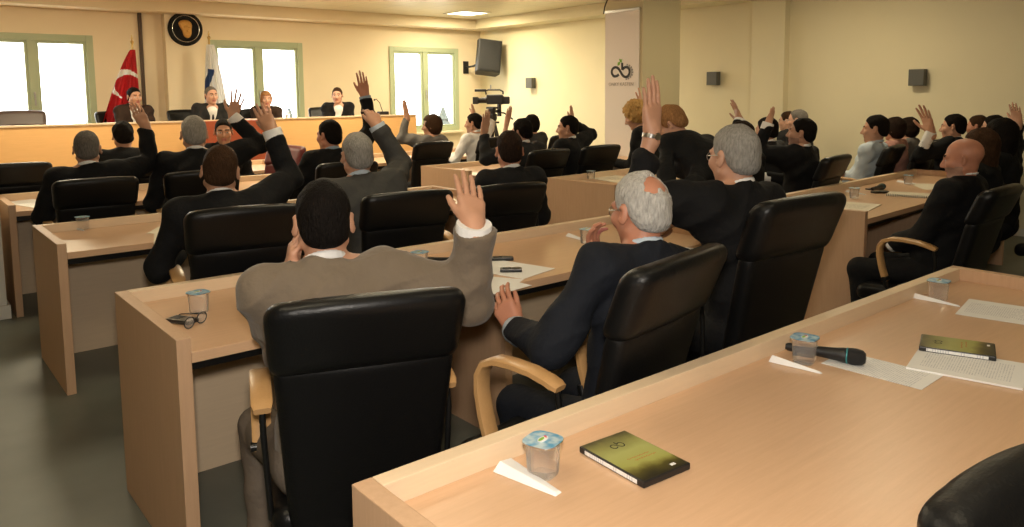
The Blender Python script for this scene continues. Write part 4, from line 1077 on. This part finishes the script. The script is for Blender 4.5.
def mic(p0, p1, label, z=TZ, ln=.235):
    """p0 tail pixel, p1 head pixel"""
    rz, L, a, b = ang_px(p0, p1, z+.02); r = empty('microphone', (a[0], a[1], z), rz); tag(r, label, 'microphone', 'handheld microphones on the desks'); s_ = min(L/.235, 1.05)
    r.scale = (s_, s_, s_); zz = .026
    T = Matrix.Translation((0, 0, zz)) @ Matrix.Rotation(math.pi/2, 4, 'Y')
    def part(prof, name, mt):
        m = MB(); m.lathe(prof, n=24); bmesh.ops.transform(m.bm, matrix=T, verts=m.bm.verts); return m.build(name, mt, r, smooth=True)
    part([(0, 0), (.0125, .001), (.0135, .01), (.0165, .10), (.020, .15), (.0235, .17), (.0235, .178)], 'handle', MATS['mic_black'])
    part([(.0245, .179), (.0255, .180), (.0255, .183), (.0245, .184)], 'collar_ring', MATS['teal'])
    part([(.0245, .184), (.0262, .195), (.0262, .207), (.023, .225), (.015, .234), (0, .236)], 'grille_head', MATS['mic_mesh'])
    part([(0, .0), (.010, -.004), (.010, .004), (0, .004)], 'end_cap', MATS['black_plastic'])
    m = MB(); m.box(.07, .095, -.004, .004, zz+.013, zz+.0185); m.build('switch', MATS['steel'], r, bevel=.001)
    return r
def phone(c, rz, label, z=TZ, w=.05, l=.105, h=.014, screen='black_plastic'):
    r = empty('mobile_phone', (c[0], c[1], z), rz); tag(r, label, 'phone', 'mobile phones on the desks')
    MB().box(-w/2, w/2, -l/2, l/2, 0, h).build('case', MATS['black_plastic'], r, bevel=.004)
    MB().box(-w/2+.002, w/2-.002, -l/2+.004, l/2-.004, h+.0001, h+.0012).build('front', MATS['steel'], r, bevel=.0005)
    MB().box(-w/2+.008, w/2-.008, 0, l/2-.012, h+.0013, h+.002).build('display', MATS[screen], r); return r

# near desk
cup(at_z(543, 474, TZ), 'blue-lidded water cup nearest the camera, beside the left disc case', 1.0, .3)
napkin((496, 470), (559, 495), 'white folded napkin at the nearest water cup', .065)
dvd_case(at_z(633.5, 459, TZ+.004), math.radians(-4), 'green disc case lying nearest the camera, right of the blue-lidded cup')
cup(at_z(804, 362, TZ), 'water cup in front of the microphone on the near desk', 1.0, .2)
napkin((770, 361), (822, 374), 'white folded napkin under the cup by the microphone', .03)
mic((787, 348), (866, 360), 'black microphone with teal ring lying on the near desk')
sheet_px('paper_sheet', [(846, 352), (940, 375), (925, 391), (820, 363)], 'printed sheet under the microphone on the near desk')
o = sheet_px('stapled_document', [(928, 350), (1034, 366), (1018, 391), (898, 366)], 'thick printed document beside the second disc case', 'document', th=.006)
dvd_case(at_z(957, 349, TZ+.008), math.radians(20), 'green disc case lying on the printed document farther along the near desk', TZ+.0065)
cup(at_z(938, 300, TZ), 'water cup at the far end of the near desk', 1.0, .1)
napkin((910, 297), (960, 307), 'white folded napkin under the far cup of the near desk', .03)
sheet_px('paper_sheet', [(972, 300), (1050, 310), (1046, 329), (952, 313)], 'printed sheet beside the far cup of the near desk')
sheet_px('paper_sheet', [(1018, 309), (1056, 315), (1050, 324), (1010, 316)], 'small sheet overlapping the page at the right edge of the near desk', z=TZ+.0016)
# second desk
cup(at_z(199, 312, TZ), 'water cup at the left end of the second desk with eyeglasses in front', 1.0, .2)
def spectacles(c, rz, label, z=TZ):
    r = empty('eyeglasses', (c[0], c[1], z), rz); tag(r, label, 'eyeglasses', 'things left on the second desk')
    m = MB()
    for sx in (-1, 1): m.tube([(sx*.033+.026*math.cos(t), .0, .022+.019*math.sin(t)) for t in np.linspace(0, 6.2832, 21)], .0022, 6)
    m.tube([(-.008, 0, .026), (0, -.002, .03), (.008, 0, .026)], .002, 6); m.build('frame', MATS['black_plastic'], r, smooth=True)
    for sx in (-1, 1):
        m = MB(); m.tube([(sx*.060, .0, .028), (sx*.061, .04, .026), (sx*.058, .11, .02), (sx*.056, .135, .004)], .002, 6); m.build('temple', MATS['black_plastic'], r, smooth=True)
        m = MB(); m.tube([(sx*.033, .0005, .022), (sx*.033, -.0005, .022)], .024, 20); o = m.build('lens', MATS['clear_water'], r); 
    return r
spectacles(at_z(196, 326, TZ), .6, 'dark eyeglasses standing folded open at the left end of the second desk')
phone(at_z(182, 322, TZ), .5, 'dark phone lying beside the eyeglasses at the left panel', w=.055, l=.11)
napkin((185, 292), (208, 290), 'folded wrapper lying behind the water cup of the second desk', .03)
cup(at_z(420, 268, TZ), 'water cup showing over the brown jacket shoulder', 1.0, .3)
mic((424, 259), (459, 262), 'black microphone lying beside the brown jacket shoulder')
sheet_px('paper_sheet', [(440, 270), (505, 283), (520, 291), (440, 292)], 'paper lying left of the raised brown sleeve', mt='paper')
sheet_px('paper_sheet', [(485, 258), (556, 269), (522, 279), (470, 270)], 'white paper with a phone on it right of the raised brown sleeve', mt='paper', th=.002)
sheet_px('paper_sheet', [(470, 272), (528, 285), (503, 295), (455, 283)], 'sheet on the desk edge below the page with the phone', mt='paper')
phone(at_z(511, 271, TZ+.004), .9, 'dark phone lying on the white paper by the raised sleeve', TZ+.0024, w=.045, l=.10)
phone(at_z(502, 260, TZ), 1.0, 'black flat phone behind the white paper on the second desk', w=.05, l=.11)
cup(at_z(587, 243, TZ), 'water cup in front of the white-haired man’s face', 1.0, .2)
napkin((567, 236), (592, 243), 'white napkin at the cup by the white-haired man', .03)
sheet_px('paper_sheet', [(655, 244), (690, 248), (680, 262), (640, 256)], 'white paper under the hands of the leaning red-haired person', mt='paper')
# third desk
cup(at_z(83, 229, TZ), 'water cup at the left end of the third desk', 1.0, .2)
napkin((68, 228), (84, 231), 'napkin left of the cup on the third desk', .03)
sheet_px('paper_sheet', [(160, 224), (205, 222), (206, 232), (152, 233)], 'cream paper at the back of the third desk', mt='paper_print_warm')
sheet_px('paper_sheet', [(150, 233), (196, 230), (200, 241), (158, 245)], 'cream paper at the front edge of the third desk', mt='paper_print_warm')
phone(at_z(187, 226, TZ+.002), .3, 'dark phone on the cream paper beside the brown-haired man', TZ+.0015)
sheet_px('paper_sheet', [(440, 188), (462, 192), (456, 196), (432, 192)], 'white sheet at the right end of the third desk', mt='paper')
# fourth desk
sheet_px('paper_sheet', [(18, 201), (48, 198), (50, 206), (18, 210)], 'sunlit paper at the left end of the fourth desk', mt='paper_print')
phone(at_z(158, 193, TZ), 1.2, 'small dark phone at the arm of the grey-haired man on the fourth desk')
# desks on the right
cup(at_z(591, 179, TZ), 'water cup on the desk right of the aisle, behind the white hair', 1.0, .2)
sheet_px('paper_sheet', [(596, 176), (630, 174), (630, 181), (600, 184)], 'cream paper right of the cup beyond the aisle', mt='paper_print_warm')
cup(at_z(854, 198, TZ), 'water cup at the left end of the notebook desk', 1.0, .2)
napkin((846, 192), (866, 195), 'napkin under the cup on the notebook desk', .03)
mic((872, 190), (892, 185), 'black microphone lying behind the phones on the notebook desk')
phone(at_z(880, 193, TZ), 1.1, 'dark phone in front of the microphone on the notebook desk', w=.06, l=.13)
phone(at_z(872, 189.5, TZ), 1.3, 'pale slim phone left of the microphone on the notebook desk', w=.05, l=.10, h=.01)
sheet_px('paper_sheet', [(838, 201), (880, 205), (868, 212), (832, 210)], 'cream papers at the near left corner of the notebook desk', mt='paper_print_warm', th=.003)
def notebook():
    P = [at_z(px, py, TZ) for px, py in ((893, 190), (935, 190), (928, 203), (880, 200))]; c = sum(P)/4; u = unit(P[2]-P[3]); rz = math.atan2(u[1], u[0])
    r = empty('spiral_notebook', (c[0], c[1], TZ), rz); tag(r, 'open cream notebook with black spiral in front of the bald man', 'notebook')
    MB().box(-.15, .15, -.105, .105, 0, .012).build('pages', MATS['paper_warm'], r, bevel=.001); m = MB()
    for i in range(24): m.tube([(-.143+i*.0124, -.107+.009*math.cos(t), .008+.009*math.sin(t)) for t in np.linspace(0, 6.2832, 11)], .0022, 6)
    m.build('spiral', MATS['black_plastic'], r, smooth=True)
notebook()
cup(at_z(908, 184, TZ), 'water cup at the back of the desk beyond the notebook', 1.0, .2)
napkin((897, 182), (916, 184), 'napkin under the cup beyond the notebook', .03)
sheet_px('paper_sheet', [(918, 184), (945, 184), (940, 190), (914, 189)], 'cream paper right of the cup beyond the notebook', mt='paper_warm')
# far right desk by the tripod
sheet_px('paper_sheet', [(440, 154), (462, 154.5), (458, 157.5), (434, 157)], 'papers at the end of the far right desk', mt='paper_warm')

# dais things
DTZ = DZ-.135+.0005
def bottle(px, y, label):
    p = at_y(px, 121, y); r = empty('water_bottle', (p[0], y, DTZ)); tag(r, label, 'bottle', 'water bottles on the dais'); m = MB()
    m.lathe([(0, 0), (.03, 0), (.034, .006), (.034, .17), (.03, .20), (.014, .235), (.013, .25), (0, .25)], n=20); m.build('bottle', MATS['clear_water'], r, smooth=True)
    m = MB(); m.lathe([(0, .2505), (.0155, .2505), (.0155, .27), (0, .27)], n=16); m.build('cap', MATS['flag_blue'], r, smooth=True)
    m = MB(); m.lathe([(.0345, .08), (.0348, .08), (.0348, .14), (.0345, .14)], n=20); m.build('bottle_label', MATS['paper'], r, smooth=True)
bottle(288.5, DY+.35, 'clear water bottle with blue cap on the dais right of the woman')
def goose(px, py, base_px, y, label):
    b = at_y(base_px, 114, y); t = at_y(px, py, y); r = empty('desk_microphone', (b[0], y, DTZ)); tag(r, label, 'desk microphone', 'gooseneck microphones'); dx, dz = t[0]-b[0], t[2]-DTZ
    m = MB(); m.box(-.10, .10, -.07, .07, 0, .05); m.box(-.08, .08, -.05, .05, .05, .2); m.build('base', MATS['black_plastic'], r, bevel=.008)
    m = MB(); m.tube([(0, 0, .2), (dx*.05, 0, dz*.5), (dx*.4, 0, dz*.85), (dx*.85, 0, dz*1.0), (dx, 0, dz*.98)], .006, 8); m.build('gooseneck', MATS['black_metal'], r, smooth=True)
    m = MB(); m.tube([(dx, 0, dz*.98), (dx*1.15, 0, dz*.95)], .013, 10); m.build('capsule', MATS['black_plastic'], r, smooth=True)
goose(375, 99, 383, DY+.4, 'gooseneck microphone on the dais right of the man with open collar')
p = at_y(113, 124, DY+.2); MB().box(-.11, .11, -.03, .03, 0, .155).build('name_plate', MATS['paper'], None, bevel=.003, loc=(p[0], DY+.2, DTZ)); o = bpy.data.objects['name_plate']; tag(o, 'small white plate on the dais in front of the man by the flag', 'name plate')
# ------------------------------------------------------------------ the people
def person(px, py, d, label, **k):
    k['top'] = at_d(px, py, d); k['label'] = label
    if k.get('arm_l') is None: k['arm_l'] = ('table',)
    if k.get('arm_r') is None: k['arm_r'] = ('table',)
    r = make_person(k)
    if DEBUG: print('PERSON %-60s z %.2f P %s s %.2f hip %.2f' % (label[:60], k['top'][2], np.round(k['_P'], 2), k['_s'], k['_P'][2]))
    return k
def seat_for(k, label, back=-.09, turn=0, dx=0, dy=0, leather=None, group='black leather chairs', face=None, sz=1.0):
    f = (k.get('face', 0) if face is None else face)+turn; R_, F_, U_ = frame(f*D2R); p = k['_P']-F_*back
    return chair(p[0]+dx, p[1]+dy, f, label, leather, group, sz)
DEBUG = False
# --- front row
k = person(322, 183, 2.3, 'man in brown jacket seen from behind, right hand raised, sitting in the nearest chair', face=18, lean=8, hpitch=4, hyaw=5, wear='jacket_brown', trousers='trousers_taupe', hair=('short', 'hair_dark'), wide=1.0, skin='skin', hand='open', vox=.0042, voxj=.006, brow='hair_dark',
    arm_r=('raise', (474, 226), (468, 173), -.02, (.9, .0, -.6)), hsc=1.08, arm_l=('cheek',), smax=1.2, knees=.16, loose=.010, hpitch2=0)
MAN_BROWN = k
seat_for(k, 'large black leather chair of the man in the brown jacket, its back nearest the camera', turn=2, dx=.065, dy=.0, sz=1.03)
k = person(637, 175, 2.58, 'white-haired man in dark navy suit, hand at his chin', face=4, lean=2, tilt=9, hyaw=4, hpitch=8, wear='suit_navy', shirt='shirt_paleblue', hair=('crown', 'hair_white'), skin='skin_ruddy', glasses=True, hipz=.5, brow='hair_white', vox=.0042, voxj=.007,
    arm_r=('at', at_d(600, 264, 2.78), unit(at_d(588, 232, 2.74)-at_d(600, 264, 2.78)), A(.3, -.9, 0), (.5, -.1, -.8)), arm_l=('at', at_d(516, 330, 2.62), unit(at_d(500, 300, 2.66)-at_d(516, 330, 2.62)), A(.8, .5, -.2), (.5, -.5, -.7)), smax=1.15, wide=1.05)
MAN_WHITE = k
seat_for(k, 'black leather chair of the white-haired man with bent wood arm at its left', dx=-.16, dy=.03, turn=-14, sz=1.07)
k = person(733, 127, 3.1, 'grey-haired man in dark suit and glasses raising his left hand with a steel watch', face=4, lean=4, hyaw=8, hpitch=4, hipz=.62, wear='suit_black', hair=('short', 'hair_grey'), skin='skin', glasses=True, vox=.005, hand='tight', watch='l', smax=1.25, cuff_l=False, longcuff='l', cutat=.24,
    arm_l=('raise', (652, 133), (652, 79), .02, (.5, .3, -.6)), arm_r=('table',))
MAN_WATCH = k
seat_for(k, 'black leather chair with tall padded top behind the man with the watch', sz=1.14, dx=-.03, dy=.06)
# --- third desk
k = person(222, 147, 3.75, 'brown-haired man in black suit, right arm raised high with white cuff, third desk', face=10, lean=8, hyaw=12, hpitch=6, hroll=6, wear='suit_black', hair=('short', 'hair_brown'), arm_r=('raise', (272, 131), (257, 101), .22, (.5, .2, -.8)), hand='open', htw=-25, smax=1.15, skin='skin_dark')
seat_for(k, 'black leather chair with wood arms behind the brown-haired man at the third desk', dx=.05, dy=.02, sz=1.04)
k = person(356, 134, 4.35, 'grey-haired man in grey suit, back turned, right arm raised', face=10, lean=10, hyaw=2, hpitch=4, wear='suit_grey', hair=('short', 'hair_grey'), arm_r=('raise', (377, 126), (368, 100), .24, (.5, .1, -.8)), hand='relaxed', shirt='shirt_paleblue', smax=1.15, skin='skin', wide=1.08)
seat_for(k, 'black leather chair between the brown jacket man and the grey suit man', dx=.13, sz=1.02)
k = person(509, 132, 4.85, 'short dark-haired man in black suit, seen from behind right of the raised hand', face=8, lean=4, hyaw=20, hpitch=2, wear='suit_black', hair=('short', 'hair_darkbrown'), arm_r=('table',), smax=1.12, skin='skin_ruddy')
seat_for(k, 'black leather chair behind the short dark-haired man in the aisle', dx=-.15, dy=.12)
# --- fourth desk
k = person(86, 132, 5.35, 'grey-haired man in black suit, right hand raised, sitting before the white column', face=4, lean=4, hyaw=10, wear='suit_black', hair=('short', 'hair_salt'), arm_r=('raise', (146, 127), (134, 103), .26, (.4, .2, -.8)), hand='tight', cuff_r=False, smax=1.15, skin='skin_dark', wide=1.06)
seat_for(k, 'black leather chair at the left behind the grey-haired man by the column')
k = person(193, 117, 5.85, 'silver-haired man in black suit raising a spread right hand below the white flag', face=12, lean=8, hyaw=0, wear='suit_black', hair=('short', 'hair_grey'), arm_r=('raise', (233, 117), (239, 91), .16, (.7, .0, -.6)), hand='spread', smax=1.2, skin='skin', wide=1.05)
seat_for(k, 'black leather chair mostly hidden by the silver-haired man with spread hand')
k = person(328, 121, 6.35, 'dark-haired man in black suit with pale blue cuff, right arm raised straight up', face=6, lean=2, hyaw=-24, wear='suit_black', hair=('short', 'hair_dark'), arm_r=('raise', (365, 97), (361, 68), .1, (.5, .0, -.7)), hand='open', shirt='shirt_blue', smax=1.15, skin='skin_ruddy', watch='r')
seat_for(k, 'black leather chair behind the dark-haired man with pale blue cuff')
# --- fifth desk
k = person(122, 123, 7.0, 'dark-haired person in black seen from behind, just below the man by the red flag', face=4, lean=2, wear='suit_black', hair=('full', 'hair_dark'), collar=False, skin='skin_dark')
seat_for(k, 'black leather chair right of the dark-haired person at the fifth desk', dx=.2)
chair(*at_d(17, 172, 6.35)[:2]+A(0, .3), 2, 'empty black leather chair at the far left below the dais')
k = person(223, 120, 7.6, 'dark-haired person facing the camera before the red-brown dais panel', face=172, lean=0, hyaw=26, hpitch=4, female=True, wear='suit_black', hair=('short', 'hair_dark'), skin='skin_dark', arm_l=('lap',), arm_r=('lap',), smax=1.15)
seat_for(k, 'black chair of the person facing the camera')
p = at_d(257, 175, 7.7); chair(p[0], p[1], 250, 'dark red leather chair before the red-brown dais panel', 'leather_red', 'red leather chairs')
k = person(431, 116, 8.9, 'brown-haired woman in grey top and dark scarf raising her left hand against the window', face=-20, lean=2, hyaw=-25, female=True, wear='top_grey', suit=False, hair=('bob', 'hair_brown'), arm_l=('raise', (407, 117), (403, 96), .0, (.4, .5, -.8)), hand='tight', collar=False, smax=1.15, trousers='suit_black', top_name='sweater')
seat_for(k, 'black leather chair at the left corner of the desk beyond the aisle', face=0, dx=-.25, dy=-.02)
# --- right block, far rows
k = person(473, 114, 9.5, 'dark-haired man in white shirt beside the tripod, right hand up behind his head', face=-12, lean=3, hyaw=-22, wear='shirt_white', suit=False, hair=('short', 'hair_dark'), arm_r=('raise', (474, 116), (473, 105), .10, (.8, -.2, -.2)), hand='tight', trousers='suit_black', skin='skin_dark', stubble=True)
seat_for(k, 'black leather chair behind the man in white shirt by the tripod', turn=8)
k = person(521, 120, 7.5, 'dark-haired man in black jacket with bent grey-sleeved left arm raised before the tripod', face=-2, lean=4, hyaw=-10, wear='suit_charcoal', hair=('full', 'hair_dark'), arm_l=('raise', (484, 133), (488, 108), -.05, (.9, .2, -.5)), hand='tight', cuff_l=False, skin='skin_dark')
seat_for(k, 'black leather chair behind the man with the bent raised arm')
k = person(531, 116, 9.8, 'dark-haired person in black raising a bare left forearm right of the tripod', face=-2, lean=2, hyaw=0, female=True, wear='top_darkgrey', suit=False, sleeve=0, hair=('bob', 'hair_dark'), arm_l=('raise', (507, 122), (511, 104), .0, (.5, .2, -.8)), hand='tight', collar=False, trousers='suit_black', skin='skin_dark', top_name='blouse')
seat_for(k, 'black leather chair top right of the person with bare forearm', dx=.25)
k = person(567, 116.5, 7.9, 'black-haired man in profile, dark jacket, right hand raised behind his head', face=-16, lean=0, hyaw=-24, wear='suit_black', hair=('short', 'hair_dark'), arm_r=('raise', (572, 123), (572, 106), .12, (1.0, -.1, .1)), hand='tight', cuff_r=False, skin='skin_dark', arm_l=('at', at_d(520, 160, 7.8), unit(A(-.5, .9, 0)), A(0, 0, -1.)))
seat_for(k, 'black leather chair between the profile man and the banner column', face=2, dx=.12, dy=-.02)
k = person(631, 104, 8.5, 'woman with curly blonde hair in black, bowed head in front of the banner', face=-25, lean=12, hyaw=-10, hpitch=24, female=True, wear='top_black', suit=False, hair=('curly', 'hair_blonde'), arm_r=('raise', (641, 104), (640, 89), .15, (.7, .0, -.5)), hand='spread', collar=False, trousers='suit_black', top_name='blouse', smax=1.35, skin='skin')
k = person(661, 111, 4.6, 'red-haired person in black leaning far forward over the desk end', face=12, lean=46, hyaw=-40, hpitch=36, stand=True, bent=True, hipz=.98, female=True, wear='top_black', suit=False, hair=('full', 'hair_redblonde'), arm_l=('at', at_d(664, 232, 3.85), unit(A(-.4, .3, -.2))), arm_r=('at', at_d(672, 222, 3.75), unit(A(-.5, .3, -.2))), collar=False, trousers='suit_black', top_name='blouse', skin='skin', smax=1.15, smin=.85, watch='l')
# --- right block, middle rows
k = person(803, 119, 6.45, 'dark-haired man in profile, black suit, raising his right hand by the pilaster', face=-8, lean=-4, hyaw=-12, hpitch=-4, wear='suit_black', hair=('short', 'hair_dark'), arm_l=('raise', (768, 124), (775, 106), .1, (.3, .4, -.8)), hand='tight', skin='skin', stubble=True, smax=1.15)
k_b1 = k
seat_for(k, 'black leather chair with wood arm behind the profile man by the pilaster')
k = person(740, 122, 6.1, 'dark-haired man hidden behind the grey head, his open left hand raised beside it', face=-2, lean=2, wear='suit_black', hair=('short', 'hair_darkbrown'), arm_l=('raise', (740, 121), (733, 100), .35, (.0, .5, -.9)), hand='spread', htw=50, skin='skin_dark', smax=1.15, arm_r=('lap',))
k = person(766, 118, 7.2, 'dark-haired man in grey suit seen from behind left of the pilaster', face=-4, lean=4, wear='suit_charcoal', hair=('short', 'hair_dark'), skin='skin', arm_l=('lap',), arm_r=('lap',))
k = person(797, 110, 8.8, 'light-haired man with pink face in profile behind the man by the pilaster', face=-10, lean=2, hyaw=-8, wear='suit_charcoal', hair=('thin', 'hair_salt'), skin='skin_pale', glasses=True, arm_l=('lap',), arm_r=('lap',), smax=1.2)
k = person(787, 112, 9.6, 'brown-haired man in glasses, farthest head beside the pilaster', face=-10, lean=2, hyaw=-6, wear='suit_charcoal', hair=('short', 'hair_brown'), skin='skin_pale', glasses=True, arm_l=('lap',), arm_r=('lap',), smax=1.2)
k = person(875, 116, 7.45, 'man in light blue shirt and dark tie, hands folded, near the right wall', face=-8, lean=-14, hyaw=-12, wear='shirt_paleblue', suit=False, hair=('short', 'hair_dark'), skin='skin', arm_l=('fold',), arm_r=('fold',), trousers='suit_black', belly=.05, hipz=.48, smax=1.15)
seat_for(k, 'black leather chair with wood arm under the man in the light blue shirt', turn=-2)
k = person(894, 119, 8.0, 'dark-haired woman in pink top behind the man in the light blue shirt', face=-4, lean=0, female=True, wear='top_pink', suit=False, hair=('bob', 'hair_darkbrown'), skin='skin', collar=False, trousers='suit_black', top_name='blouse', arm_l=('lap',), arm_r=('lap',))
seat_for(k, 'black leather chair behind the woman in the pink top')
k = person(908, 119, 8.5, 'dark-haired woman in grey top, last of the three by the right wall', face=-4, lean=0, female=True, wear='top_grey', suit=False, hair=('bob', 'hair_darkbrown'), skin='skin', collar=False, trousers='suit_black', top_name='blouse', arm_l=('lap',), arm_r=('lap',))
seat_for(k, 'black leather chair of the last woman by the right wall')
k = person(953, 115, 7.5, 'dark-haired man in black suit, right wall side, raising his hand in a long white cuff', face=-6, lean=-8, hyaw=-6, wear='suit_black', hair=('short', 'hair_dark'), skin='skin', arm_l=('raise', (931, 132), (920, 98), -.1, (.4, .5, -.6)), longcuff='l', hsc=1.3, hmax=1.4, htw=62, hand='spread', arm_r=('lap',), smax=1.15)
seat_for(k, 'black leather chair of the man with the long white cuff')
k = person(977, 116, 8.1, 'man with light brown hair and pink face right of the raised white cuff', face=-6, lean=0, wear='suit_black', hair=('short', 'hair_brown'), skin='skin_ruddy', arm_l=('lap',), arm_r=('lap',))
k = person(993, 116, 7.6, 'dark-haired man at the back right whose hair alone shows', face=-6, lean=0, wear='suit_black', hair=('short', 'hair_dark'), skin='skin', arm_l=('lap',), arm_r=('lap',))
# --- notebook desk
k = person(961, 139, 4.4, 'bald man in black suit with open white collar at the notebook desk', face=0, lean=-12, hyaw=-14, hpitch=8, wear='suit_black', collar_h=.014, skin='skin_ruddy', arm_l=('lap',), arm_r=('lap',), stubble=True, wide=1.08, belly=.06, smin=.88)
seat_for(k, 'black leather chair with bent wood arm under the bald man', turn=-2, dx=-.06)
k = person(980, 131, 5.3, 'woman with long brown hair behind the bald man', face=0, lean=0, female=True, wear='top_black', suit=False, hair=('long', 'hair_brown'), skin='skin', collar=False, trousers='suit_black', top_name='blouse', arm_l=('lap',), arm_r=('lap',), hyaw=-4)
k = person(1000, 121, 5.9, 'person with large dark hair in black at the right edge, hand raised', face=0, lean=0, female=True, wear='top_black', suit=False, hair=('long', 'hair_dark'), skin='skin', collar=False, trousers='suit_black', top_name='blouse', arm_l=('lap',), arm_r=('raise', (1018, 124), (1014, 101), .0, (.5, .2, -.6)), hand='open', htw=-60, smax=1.15)
seat_for(k, 'black leather chair with wood arm at the right edge of the room', dx=.1, dy=-.5)
# --- dais
def dais_person(px, py, d, label, **kk):
    kk.update(hipz=PZ+.56, smax=1.15, smin=.85); return person(px, py, d, label, **kk)
k = dais_person(134, 88, 10.4, 'dark-haired man in dark brown suit sitting before the red flag', face=176, wear='suit_darkbrown', hair=('short', 'hair_dark'), skin='skin', lean=10, hyaw=-8)
seat_for(k, 'black chair behind the man by the red flag', dx=-.12).location.z = PZ
k = dais_person(211, 87, 10.95, 'grey-haired man in dark suit and tie, centre of the dais below the white flag', face=182, wear='suit_charcoal', hair=('thin', 'hair_salt'), skin='skin_pale', lean=8, tie='tie_dark', hyaw=-6, wide=1.05)
seat_for(k, 'black chair behind the grey-haired man on the dais', dx=-.22, dy=.1).location.z = PZ
k = dais_person(266, 92, 11.4, 'woman with light bobbed hair in dark jacket on the dais, against the middle window', face=196, female=True, wear='suit_darkbrown', hair=('bob', 'hair_redblonde'), skin='skin_pale', lean=8, shirt='top_pink')
seat_for(k, 'black chair behind the woman on the dais', dx=-.12).location.z = PZ
k = dais_person(337, 88, 12.1, 'man in dark jacket and open white collar, rightmost on the dais', face=200, wear='suit_black', hair=('short', 'hair_brown'), skin='skin_pale', lean=8, hyaw=14)
seat_for(k, 'black chair behind the rightmost man on the dais', dx=-.18).location.z = PZ
c_ = chair(*at_d(24, 118, 9.6)[:2], 180, 'empty wide brown leather chair on the dais before the left window', 'leather_brown', 'brown leather chairs'); c_.location.z = PZ; c_.scale = (1.2, 1.1, .95)
# chair at the lower right corner, on the camera's side of the near desk
chair(1.16, -.08, 190, 'black leather chair at the lower right corner, on the near side of the closest desk')
# ------------------------------------------------------------------ light: daylight in the windows, ceiling fittings, the photographer's flash
EXPO = 0.2
w = bpy.data.worlds.new('world'); SC.world = w; w.use_nodes = True
bg = w.node_tree.nodes['Background']; bg.inputs[0].default_value = (1.0, .98, .93, 1); bg.inputs[1].default_value = 9.0
def area(name, loc, rot, sx, sy, power, col, spread=None):
    l = bpy.data.lights.new(name, 'AREA'); l.shape = 'RECTANGLE'; l.size = sx; l.size_y = sy; l.energy = power; l.color = col
    if spread: l.spread = spread
    o = bpy.data.objects.new(name, l); COL.objects.link(o); o.location = loc; o.rotation_euler = rot; return o
for i, (a, b) in enumerate(WINS):
    area('window_portal', ((a+b)/2, YW+.29, (WZ0+WZ1)/2), (math.radians(-90), 0, 0), b-a, WZ1-WZ0, 1, (1, 1, 1)).data.cycles.is_portal = True
for i, (x, y, p_) in enumerate(((1.5, 9.6, 66), (5.2, 9.6, 72), (lp0[0], lp0[1], 60), (7.4, 9.4, 30), (7.6, 4.4, 34), (3.4, 8.0, 42), (4.2, 6.6, 16), (1.2, 6.8, 14), (2.2, 3.6, 14), (2.2, .4, 7), (5.5, 2.4, 10), (.2, 1.6, 12))):
    area('ceiling_lamp_light', (x, y, ZC-.03), (0, 0, 0), .55, .55, p_, (1.0, .85, .57))
# flash on the camera
l = bpy.data.lights.new('camera_flash', 'AREA'); l.size = .12; l.energy = 42; l.color = (1.0, .91, .80)
o = bpy.data.objects.new('camera_flash', l); COL.objects.link(o); o.matrix_world = Matrix(((RT[0], UP[0], -FW[0], 0.0), (RT[1], UP[1], -FW[1], 0.0), (RT[2], UP[2], -FW[2], EYE+.16), (0, 0, 0, 1))); 
# ------------------------------------------------------------------ camera and picture settings
cd = bpy.data.cameras.new('camera'); co = bpy.data.objects.new('camera', cd); COL.objects.link(co)
Mc = Matrix((tuple(RT)+(0,), tuple(UP)+(0,), tuple(-FW)+(EYE,), (0, 0, 0, 1)))
Mc = Matrix(((RT[0], UP[0], -FW[0], 0), (RT[1], UP[1], -FW[1], 0), (RT[2], UP[2], -FW[2], EYE), (0, 0, 0, 1)))
co.matrix_world = Mc
cd.sensor_fit = 'HORIZONTAL'; cd.sensor_width = 36; cd.lens = FOC*36/1024
cd.shift_x = 0; cd.shift_y = -(263.5-CYP)/1024; cd.clip_start = .05; cd.clip_end = 400
SC.camera = co
SC.view_settings.view_transform = 'Standard'; SC.view_settings.look = 'None'; SC.view_settings.gamma = 1; SC.view_settings.use_curve_mapping = False
SC.view_settings.exposure = EXPO
